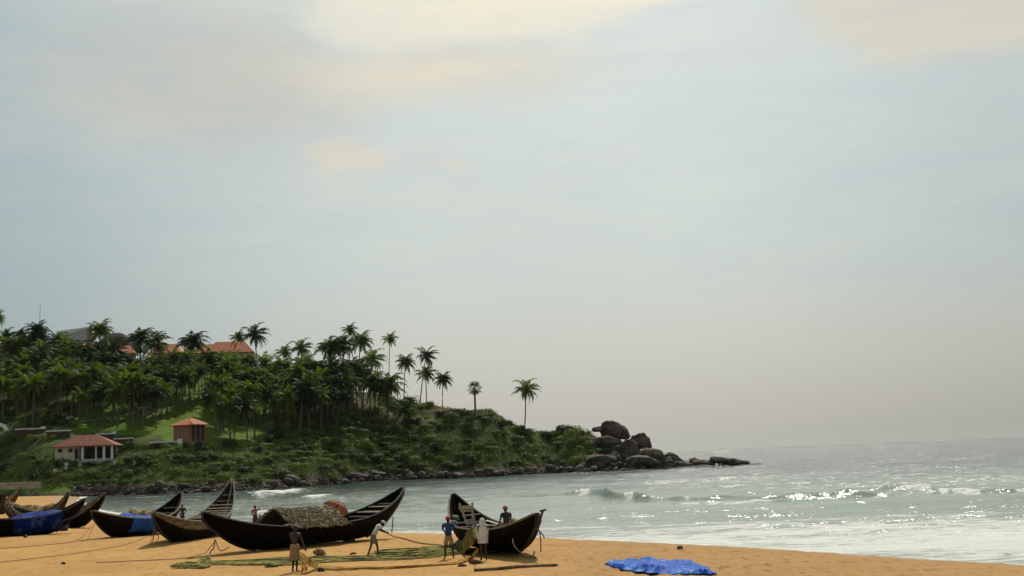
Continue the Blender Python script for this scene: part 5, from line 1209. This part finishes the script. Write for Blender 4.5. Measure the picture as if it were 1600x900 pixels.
# long green net over the sand from the heap at left to the boat at right
g = ground
strands('fishing_net', [[g(330, 878), g(400, 876), g(450, 873), g(520, 871), g(590, 869), g(650, 867), g(700, 862)], [g(312, 884), g(400, 884), g(450, 884), g(520, 879), g(590, 876), g(650, 874), g(690, 872)]], 60, 0.6, M['net_green'], 'long flat green net stretched over the sand in front of the thatched boat', 9, 0.02, 0.03)
strands('fishing_net', [[at(752, 822, 52.5), at(735, 828, 52.3), g(712, 848), g(690, 856), g(650, 858), g(585, 862)], [at(750, 826, 51.2), at(738, 838, 50.8), g(715, 858), g(690, 863), g(640, 867), g(570, 867)], [at(752, 834, 50.4), at(742, 848, 50.0), g(722, 866), g(700, 869), g(640, 872), g(590, 870)]], 110, 0.35, M['net_green'], 'green net pulled over the side of the right boat and fanning onto the sand', 12, 0.022)
strands('fishing_net', [[g(264, 884), g(285, 883), g(305, 881), g(318, 876), g(330, 876)], [g(268, 889), g(285, 889), g(305, 889), g(318, 889), g(330, 886)]], 70, 0.6, M['net_green'], 'lumpy end of the green net gathered in a heap at left', 13, 0.02, 0.05)
strands('fishing_net', [[at(470, 862, 47.4), at(484, 874, 47.6), g(500, 884), g(530, 889), g(600, 888), g(660, 884), g(710, 880), g(735, 872), at(746, 856, 48.0)], [at(469, 864, 47.3), at(480, 884, 46.6), g(498, 891), g(530, 892), g(600, 890), g(660, 886), g(715, 882), g(738, 875), at(748, 860, 47.7)]], 46, 0.3, M['net_yellow'], 'yellow net held by the shirtless man and drawn along the sand to the hooded man', 14, 0.014, 0.02, smat=M['net_sheet_y'])
strands('fishing_net', [[at(469, 866, 47.2), at(477, 880, 46.8), at(482, 888, 46.6), g(479, 893)], [at(468, 866, 47.2), at(470, 882, 46.8), at(472, 889, 46.6), g(470, 897)]], 10, 0.3, M['net_yellow'], 'loose end of yellow net hanging from the hands of the shirtless man', 15, 0.014, 0.01, smat=M['net_sheet_y'])
# small lumps and debris
def lump(name, px, py, r, mat, lab, cat, sq=(1, .8, .5)):
    me = rock_mesh(int(px * 7 + py), M[mat], 3, sq, 0.5); o = mesh_obj(name, me, None); p = g(px, py); o.location = p + Vector((0, 0, r * sq[2] * 0.5)); o.scale = (r, r, r); setp(o, lab, cat)
lump('coconut_husk', 40, 840, 0.14, 'wood_dark', 'dark coconut husk on the sand under the far left boat', 'coconut husk', (1, .9, .8))
lump('coconut_husk', 99, 882, 0.10, 'wood_dark', 'dark coconut husk alone on the open sand at lower left', 'coconut husk', (1, .9, .8))
lump('net_lump', 424, 886, 0.30, 'net_green', 'small dark lump of net on the flat green net left of the shirtless man', 'net bundle')
lump('net_lump', 500, 868, 0.3, 'net_pile', 'tan lump of net between the shirtless man and the bending man', 'net bundle', (1, .8, .8))
lump('stone', 502, 893, 0.16, 'wood_dark', 'brown stone beside the yellow net', 'stone', (1, .8, .7))
lump('stone', 559, 876, 0.26, 'rock', 'pale stone on the green net left of the bending man', 'stone', (1.3, .8, .4))
lump('stone', 552, 866, 0.15, 'rock', 'small pale stone behind the green net', 'stone', (1.3, .8, .4))
lump('net_lump', 614, 864, 0.17, 'net_green', 'little dark net lump right of the bending man', 'net bundle')
lump('stone', 742, 880, 0.2, 'rock', 'pale stone by the feet of the hooded man', 'stone', (1.3, .8, .4))
lump('stone', 722, 885, 0.13, 'rock', 'small stone left of the end of the log', 'stone', (1.5, .8, .5))
lump('coconut_husk', 1062, 858, 0.14, 'wood_dark', 'small dark husk near the water above the blue tarpaulin', 'coconut husk', (1, .9, .8))
# log
a, b = g(741, 893), g(871, 885); mb = MB(); mb.tube([a + Vector((0, 0, 0.05)), a.lerp(b, 0.25) + Vector((0, 0, 0.05)), a.lerp(b, 0.5) + Vector((0, 0.1, 0.07)), a.lerp(b, 0.8) + Vector((0, .05, 0.06)), b + Vector((0, 0, 0.05))], [0.065, 0.06, 0.06, 0.05, 0.04], 8)
setp(mb.build('log', M['log'], None, True), 'long thin driftwood log on the sand in front of the right boat', 'log')
# blue tarpaulin on the sand
def sand_tarp():
    n, m = 120, 60; vs = []; fs = []
    ux = [945, 960, 985, 1010, 1040, 1070, 1100, 1120]; up = [881, 878, 876, 875, 876, 880, 889, 893]; lo = [883, 888, 893, 896, 898, 898, 898, 898]
    for i in range(n + 1):
        x = 945 + 175 * i / n; yu, yl_ = float(np.interp(x, ux, up)), float(np.interp(x, ux, lo)); yu += 0.9 * math.sin(x * 0.21); yl_ += 0.6 * math.sin(x * 0.33)
        A, B = g(x, yu + 2.5), g(x, yl_)
        for j in range(m + 1):
            w = j / m; p = A.lerp(B, w); e = min(1, 8 * w, 8 * (1 - w), 10 * i / n + 0.15, 10 * (1 - i / n) + 0.15)
            q = float(fbm(np.array([p.x * 0.9 + p.y * 0.35]), np.array([p.y * 0.7]), 33, 2)[0]); q2 = abs(float(fbm(np.array([p.x * 1.7 - p.y * 0.8]), np.array([p.y * 0.9]), 34, 3)[0]))
            q3 = float(fbm(np.array([p.x * 7]), np.array([p.y * 5]), 36, 2)[0])
            hgt = 0.11 + 0.20 * q + 0.26 * (0.2 - q2) + 0.02 * q3 + 0.12 * math.exp(-((x - 1010) / 28) ** 2) * (1 - w)
            p.z = gz(p.x, p.y) + 0.02 + max(0.01, hgt) * e; vs.append(p)
    for i in range(n):
        for j in range(m): a = i * (m + 1) + j; fs.append((a, a + m + 1, a + m + 2, a + 1))
    mb = MB(); mb.add(vs, fs); o = mb.build('tarpaulin', M['tarp_sand'], None, True); md = o.modifiers.new('thickness', 'SOLIDIFY'); md.thickness = 0.01
    setp(o, 'crumpled blue tarpaulin lying on the sand at lower right', 'tarpaulin')
sand_tarp()
# ------------------------------------------------------------------ people
def skinned(name, joints, edges, root, sub=1):
    bm = bmesh.new(); lay = bm.verts.layers.skin.verify(); vd = {}
    for k, (p, r) in joints.items():
        v = bm.verts.new(p); rr = r if isinstance(r, tuple) else (r, r); v[lay].radius = rr; v[lay].use_root = (k == root); vd[k] = v
    for a, b in edges: bm.edges.new((vd[a], vd[b]))
    me = bpy.data.meshes.new('tmp'); bm.to_mesh(me); bm.free()
    o = bpy.data.objects.new('tmp', me); COL.objects.link(o)
    md = o.modifiers.new('s', 'SKIN'); md.use_smooth_shade = True; md.branch_smoothing = 0.4
    sb = o.modifiers.new('u', 'SUBSURF'); sb.levels = sub; sb.render_levels = sub
    dg = bpy.context.evaluated_depsgraph_get(); ev = o.evaluated_get(dg); res = bpy.data.meshes.new_from_object(ev)
    bpy.data.objects.remove(o); res.name = name; return res
def head_mesh(c, up, fw, s=1.0):
    bm = bmesh.new(); bmesh.ops.create_uvsphere(bm, u_segments=20, v_segments=14, radius=1.0)
    rt = fw.cross(up).normalized(); fw = up.cross(rt).normalized()
    for v in bm.verts:
        x, y, z = v.co; yy = y
        w = 0.076 * (1 - 0.22 * max(0, -z)); d = 0.097; h = 0.122
        if y > 0:
            nose = math.exp(-((x / 0.16) ** 2 + ((z + 0.12) / 0.22) ** 2)); eye = math.exp(-(((abs(x) - 0.36) / 0.16) ** 2 + ((z - 0.05) / 0.12) ** 2)); mouth = math.exp(-((x / 0.3) ** 2 + ((z + 0.45) / 0.06) ** 2))
            yy = y + 0.26 * nose - 0.10 * eye - 0.05 * mouth + 0.10 * max(0, -z - 0.5)
        ear = math.exp(-((y / 0.16) ** 2 + ((z + 0.02) / 0.22) ** 2)) * (abs(x) > 0.85)
        xx = x * (1 + 0.18 * ear); p = Vector((xx * w, yy * d, z * h)) * s
        v.co = c + rt * p.x + fw * p.y + up * p.z
    me = bpy.data.meshes.new('h'); bm.to_mesh(me); bm.free(); return me
def join_meshes(name, ms, mats):
    bm = bmesh.new()
    for k, me in enumerate(ms):
        n0 = len(bm.faces); bm.from_mesh(me); bm.faces.ensure_lookup_table()
    out_ = bpy.data.meshes.new(name); bm.to_mesh(out_); bm.free()
    for m_ in mats: out_.materials.append(m_)
    out_.shade_smooth(); return out_
def person(loc, rz, label, H=1.68, lean=0.0, head_dn=0.0, hands=((-0.28, 0.12, 0.78), (0.28, 0.12, 0.78)), elbows=None, stance=0.14, step=0.0, shirt=None, legs=None, lower='shorts', headgear=None, sleeves=True, sit=False, hood=None, waist_knot=True):
    """z-up figure facing +y; hands and elbows are given for the standing height of 1.68 m, before the lean"""
    r = empty('person', loc, rz, label, 'person'); k = H / 1.68; V = lambda *a: Vector(a)
    hip = V(0, 0, 0.90); Rl = Matrix.Rotation(-lean, 3, 'X')
    def up(p): return hip + Rl @ (Vector(p) - hip)
    ch = up((0, 0, 1.22)); nk = up((0, -0.01, 1.43)); sh = [up((-0.185, -0.01, 1.37)), up((0.185, -0.01, 1.37))]
    hd = up((0, 0.0, 1.43)) + (Rl @ Matrix.Rotation(-head_dn, 3, 'X')) @ V(0, 0.02, 0.135); hup = (Rl @ Matrix.Rotation(-head_dn, 3, 'X')) @ V(0, 0, 1); hfw = (Rl @ Matrix.Rotation(-head_dn, 3, 'X')) @ V(0, 1, 0)
    J = {'hip': (hip, (0.125, 0.095)), 'wst': (up((0, 0, 1.04)), (0.112, 0.085)), 'ch': (ch, (0.135, 0.098)), 'uc': (up((0, -0.01, 1.35)), (0.115, 0.08)), 'nk': (nk, 0.052), 'hb': (nk.lerp(hd, 0.5), 0.055)}
    E = [('hip', 'wst'), ('wst', 'ch'), ('ch', 'uc'), ('uc', 'nk'), ('nk', 'hb')]; body = []; el = []
    for i, sx in enumerate((-1, 1)):
        S, Hd = sh[i], Vector(hands[i])
        if elbows and elbows[i]: El = Vector(elbows[i])
        else:
            md = (S + Hd) / 2; d = Hd - S; l = d.length; b_ = math.sqrt(max(0.0004, 0.27 ** 2 - (min(l, 0.52) / 2) ** 2)); El = md + V(sx * 0.6, -0.7, -0.2).normalized() * b_
        el.append(El); n = 'lr'[i]
        J['s' + n] = (S, 0.058); J['e' + n] = (El, 0.042); J['w' + n] = (Hd, 0.028); J['u' + n] = (S.lerp(El, 0.45), 0.052); J['f' + n] = (El.lerp(Hd, 0.35), 0.040)
        E += [('uc', 's' + n), ('s' + n, 'u' + n), ('u' + n, 'e' + n), ('e' + n, 'f' + n), ('f' + n, 'w' + n)]
        if sit: kn = V(sx * 0.16, 0.42, 0.92); an = V(sx * 0.14, 0.46, 0.50); toe = V(sx * 0.15, 0.60, 0.46)
        else: kn = V(sx * (stance * 0.8), 0.03 + sx * step * 0.5, 0.48); an = V(sx * stance, sx * step - 0.02, 0.085); toe = V(sx * (stance + 0.03), sx * step + 0.15, 0.03)
        J['t' + n] = (V(sx * 0.09, 0, 0.84), 0.088); J['q' + n] = (V(sx * 0.09, 0, 0.84).lerp(kn, 0.45), 0.074); J['k' + n] = (kn, 0.052); J['c' + n] = (kn.lerp(an, 0.35), 0.050); J['a' + n] = (an, 0.033); J['h' + n] = (an + V(0, -0.02, -0.045), 0.034); J['o' + n] = (toe, 0.026)
        E += [('hip', 't' + n), ('t' + n, 'q' + n), ('q' + n, 'k' + n), ('k' + n, 'c' + n), ('c' + n, 'a' + n), ('a' + n, 'h' + n), ('h' + n, 'o' + n)]
        # hand: palm and five fingers
        fd = (Hd - El).normalized(); side = fd.cross(V(0, 0, 1)); side = side.normalized() if side.length > .1 else V(1, 0, 0); nrm = side.cross(fd).normalized()
        pm = Hd + fd * 0.085; hj = {'a': (Hd - fd * 0.01, 0.024), 'b': (Hd + fd * 0.04, (0.036, 0.018)), 'c': (pm, (0.036, 0.016))}; body.append(skinned('palm', hj, [('a', 'b'), ('b', 'c')], 'b', 1))
        for q, (o_, L_) in enumerate(((-0.028, 0.062), (-0.009, 0.074), (0.010, 0.070), (0.028, 0.055))):
            b0 = pm - fd * 0.015 + side * o_; p1 = b0 + fd * (L_ * 0.55) - nrm * 0.012; p2 = p1 + fd * (L_ * 0.3) - nrm * 0.03
            body.append(skinned('finger', {'a': (b0, 0.009), 'b': (p1, 0.0085), 'c': (p2, 0.007)}, [('a', 'b'), ('b', 'c')], 'a', 0))
        tb = Hd + fd * 0.03 - side * sx * 0.03; body.append(skinned('thumb', {'a': (tb, 0.011), 'b': (tb - side * sx * 0.03 + fd * 0.03 - nrm * 0.01, 0.010), 'c': (tb - side * sx * 0.035 + fd * 0.055 - nrm * 0.02, 0.008)}, [('a', 'b'), ('b', 'c')], 'a', 0))
    body.insert(0, skinned('body', J, E, 'hip', 1)); body.append(head_mesh(hd, hup, hfw))
    bo = join_meshes('body', body, [M['skin']]); bo.transform(Matrix.Scale(k, 4)); o = mesh_obj('body', bo, None, r, True)
    def cloth_part(name, J2, E2, root, mat):
        me = skinned(name, J2, E2, root, 2); me.transform(Matrix.Scale(k, 4)); me.materials.clear(); mesh_obj(name, me, mat, r, True)
    if shirt:
        J2 = {'hip': (hip + V(0, 0, -0.06 if not hood else -0.22), (0.155, 0.122)), 'wst': (J['wst'][0], (0.145, 0.112)), 'ch': (ch, (0.155, 0.120)), 'uc': (J['uc'][0], (0.135, 0.10)), 'nk': (nk.lerp(J['uc'][0], 0.35), 0.075)}; E2 = [('hip', 'wst'), ('wst', 'ch'), ('ch', 'uc'), ('uc', 'nk')]
        for i, n in enumerate('lr'):
            J2['s' + n] = (sh[i], 0.076); J2['u' + n] = (sh[i].lerp(el[i], 0.8), 0.068); E2 += [('uc', 's' + n), ('s' + n, 'u' + n)]
            if sleeves == 'long': J2['w' + n] = (el[i].lerp(Vector(hands[i]), 0.75), 0.05); J2['e' + n] = (el[i], 0.06); E2 += [('u' + n, 'e' + n), ('e' + n, 'w' + n)]
        cloth_part('shirt', J2, E2, 'hip', shirt)
    if legs:
        mb = MB(); n = 20
        if lower == 'wrap':                                     # cloth wrapped round the waist
            z0, z1 = (0.42 if not sit else 0.72), 1.0; fs = []; vs = []
            for i in range(9):
                u = i / 8; z = z1 + (z0 - z1) * u; f = sit * u
                for j in range(n):
                    a = 2 * math.pi * j / n; rr = 1 + 0.06 * math.sin(a * 5) * u
                    vs.append(V(math.cos(a) * (0.155 + 0.06 * u + 0.05 * f) * rr, math.sin(a) * (0.12 + 0.05 * u + 0.10 * f) * rr + 0.30 * f, z + 0.0 * f))
            for i in range(8):
                for j in range(n): fs.append((i * n + j, i * n + (j + 1) % n, (i + 1) * n + (j + 1) % n, (i + 1) * n + j))
            mb.add(vs, fs)
            if sit: mb.add([v for v in vs[:n]], [tuple(range(n))])
            me = mb.mesh('waistcloth', (legs,)); me.transform(Matrix.Scale(k, 4)); oo = mesh_obj('waistcloth', me, None, r, True); md = oo.modifiers.new('thickness', 'SOLIDIFY'); md.thickness = 0.01
        else:
            J3 = {'w': (hip + V(0, 0, 0.10), (0.135, 0.105)), 'hip': (hip + V(0, 0, -0.02), (0.15, 0.12))}; E3 = [('w', 'hip')]
            for i, nn in enumerate('lr'):
                T, K_ = J['t' + nn][0], J['k' + nn][0]; J3['t' + nn] = (T + V(0, 0, -0.04), 0.112); J3['k' + nn] = (T.lerp(K_, 0.88), 0.098); E3 += [('hip', 't' + nn), ('t' + nn, 'k' + nn)]
            cloth_part('shorts', J3, E3, 'hip', legs)
    def cap_mesh(kind):
        bm = bmesh.new(); bmesh.ops.create_uvsphere(bm, u_segments=20, v_segments=14, radius=1.0); rt = hfw.cross(hup).normalized()
        lo = {'turban': 0.12, 'cap': 0.05, 'hair': -0.25}[kind]; s_ = {'turban': (0.112, 0.128, 0.125), 'cap': (0.092, 0.112, 0.122), 'hair': (0.084, 0.106, 0.130)}[kind]
        bmesh.ops.delete(bm, geom=[v for v in bm.verts if v.co.z < lo - (0.45 if (v.co.y < -0.2 and kind != 'cap') else 0)], context='VERTS')
        for v in bm.verts:
            w = 1 + (0.05 * math.sin(v.co.z * 14 + v.co.x * 3) if kind == 'turban' else 0); p = Vector((v.co.x * s_[0] * w, (v.co.y * s_[1] - 0.008) * w, v.co.z * s_[2] + 0.004))
            v.co = hd + rt * p.x + hfw * p.y + hup * p.z
        me = bpy.data.meshes.new(kind); bm.to_mesh(me); bm.free(); me.transform(Matrix.Scale(k, 4)); return me
    if headgear:
        kind, mat = headgear; me = cap_mesh(kind); oo = mesh_obj({'turban': 'head_wrap', 'cap': 'cap', 'hair': 'hair'}[kind], me, mat, r, True); md = oo.modifiers.new('thickness', 'SOLIDIFY'); md.thickness = 0.012
        if kind == 'cap':
            rt = hfw.cross(hup).normalized(); q = MB(); c0 = (hd + hup * 0.02 + hfw * 0.085) * k; q.add([c0 + rt * (0.07 * k), c0 - rt * (0.07 * k), c0 - rt * (0.055 * k) + hfw * (0.09 * k) - hup * 0.02, c0 + rt * (0.055 * k) + hfw * (0.09 * k) - hup * 0.02], [(0, 1, 2, 3)]); bo_ = q.build('brim', mat, oo); md = bo_.modifiers.new('thickness', 'SOLIDIFY'); md.thickness = 0.012
    if hood:                                                    # cloth pulled over head and shoulders
        mb = MB(); n = 24; vs = []; fs = []; prof_ = [(0.01, 0.01, 0.155), (0.07, 0.08, 0.13), (0.115, 0.13, 0.04), (0.125, 0.135, -0.06), (0.19, 0.15, -0.12), (0.245, 0.17, -0.20), (0.25, 0.19, -0.34), (0.225, 0.19, -0.55), (0.205, 0.18, -0.72), (0.21, 0.18, -0.86)]
        for i, (a_, b_, z) in enumerate(prof_):
            for j in range(n):
                th = 2 * math.pi * j / n; rr = 1 + 0.05 * math.sin(th * 6 + i) * (i / 8); vs.append(hd + V(math.cos(th) * a_ * rr, math.sin(th) * b_ * rr, z))
        for i in range(len(prof_) - 1):
            for j in range(n): fs.append((i * n + j, i * n + (j + 1) % n, (i + 1) * n + (j + 1) % n, (i + 1) * n + j))
        mb.add(vs, fs); me = mb.mesh('hood', (hood,)); me.transform(Matrix.Scale(k, 4)); oo = mesh_obj('hood', me, None, r, True)
    return r
WH = cloth('white_cotton', (0.70, 0.68, 0.63)); KH = cloth('khaki_cotton', (0.24, 0.18, 0.10)); BL = cloth('blue_cotton', (0.02, 0.06, 0.20)); RD = cloth('red_cotton', (0.50, 0.045, 0.025)); OR = cloth('orange_red_cotton', (0.48, 0.10, 0.03))
TN = cloth('tan_cotton', (0.34, 0.21, 0.10)); PK = cloth('pale_pink_cotton', (0.55, 0.35, 0.30)); DK = cloth('dark_checked_cotton', (0.06, 0.035, 0.03)); LT = cloth('light_brown_cotton', (0.36, 0.25, 0.15)); BN = cloth('bright_red_cotton', (0.45, 0.10, 0.08))
HR = M['hair']
def feet(px, py): return on_sand(px, py)
person(feet(461, 894), R(-25), 'shirtless dark man in an orange brown waistcloth holding the yellow net, nearest to us', 1.70, 0.03, 0.25, ((-0.02, 0.26, 0.92), (0.30, 0.22, 0.86)), stance=0.09, legs=TN, lower='wrap', headgear=('hair', HR))
person(feet(584, 870), R(-68), 'man in white shirt, pale head wrap and khaki shorts bending forward beside the thatched boat', 1.64, 0.62, 0.55, ((-0.08, 0.58, 0.98), (0.10, 0.56, 1.02)), stance=0.13, step=0.20, shirt=WH, legs=KH, headgear=('turban', WH))
person(feet(702, 873), R(170), 'man in blue shirt, red head wrap and khaki shorts standing left of the right boat', 1.66, 0.0, 0.1, ((-0.05, 0.26, 1.08), (0.08, 0.25, 1.05)), stance=0.17, shirt=BL, legs=LT, headgear=('turban', RD))
person(feet(756, 876), R(10), 'man wrapped in a white hooded cloth standing in front of the right boat', 1.60, 0.05, 0.3, ((-0.06, 0.14, 1.05), (0.06, 0.14, 1.05)), elbows=((-0.16, 0.0, 1.10), (0.16, 0.0, 1.10)), stance=0.10, headgear=('hair', HR), hood=WH)
sm = bB.world(Vector(((0.70 - 0.5) * bB.L, -s_ * 0.15, 0.70)))
sm = at(791, 815, bB.world(Vector((0.18 * bB.L, 0, 0))).y); sm.z = at(791, 792.5, sm.y).z - 1.62
person(sm, R(35), 'man with a bright red head wrap and orange cloth sitting up inside the right boat', 1.68, 0.02, 0.1, ((-0.12, 0.30, 1.02), (0.16, 0.28, 1.00)), shirt=DK, legs=OR, lower='wrap', sit=True, headgear=('turban', BN))
person(feet(399, 826), R(-20), 'grown-up in reddish clothes shading the eyes at the water edge behind the thatched boat', 1.60, 0.0, 0.0, ((-0.22, 0.15, 0.95), (0.20, 0.22, 1.52)), elbows=(None, (0.36, 0.12, 1.35)), stance=0.08, shirt=cloth('reddish_cotton', (0.30, 0.10, 0.07)), sleeves=True, legs=DK, lower='wrap', headgear=('hair', HR))
person(feet(406, 826), R(-30), 'small child in pink beside the grown-up at the water edge', 0.98, 0.0, 0.0, ((-0.25, 0.08, 0.82), (0.25, 0.08, 0.82)), stance=0.09, shirt=PK, legs=PK, headgear=('hair', HR))
q_ = at(285, 812, 92.0); q_.z = gz(q_.x, q_.y)
person(q_, R(30), 'dark figure standing right beside the grey bow of the brown boat', 1.60, 0.05, 0.2, ((-0.18, 0.18, 0.95), (0.18, 0.18, 0.95)), stance=0.1, shirt=DK, legs=DK, headgear=('hair', HR))
q_ = at(97, 775, 170.0); q_.z = gz(q_.x, q_.y)
person(q_, R(0), 'tiny distant person in pink behind the greenish boat at far left', 1.6, 0.0, 0.0, shirt=PK, legs=DK, headgear=('hair', HR))
# ------------------------------------------------------------------ air
def haze():
    m, nt, out = newmat('sea_haze'); pv = nt.new('ShaderNodeVolumePrincipled'); pv.inputs['Color'].default_value = (0.96, 0.95, 0.90, 1); pv.inputs['Density'].default_value = 0.000022; pv.inputs['Anisotropy'].default_value = 0.0
    nt.l.new(pv.outputs[0], out.inputs['Volume']); mb = MB(); mb.box((0, 5500, 38.5), (36000, 17000, 84)); o = mb.build('haze', m); setp(o, 'thin pale sea haze', None, None, 'stuff')
haze()
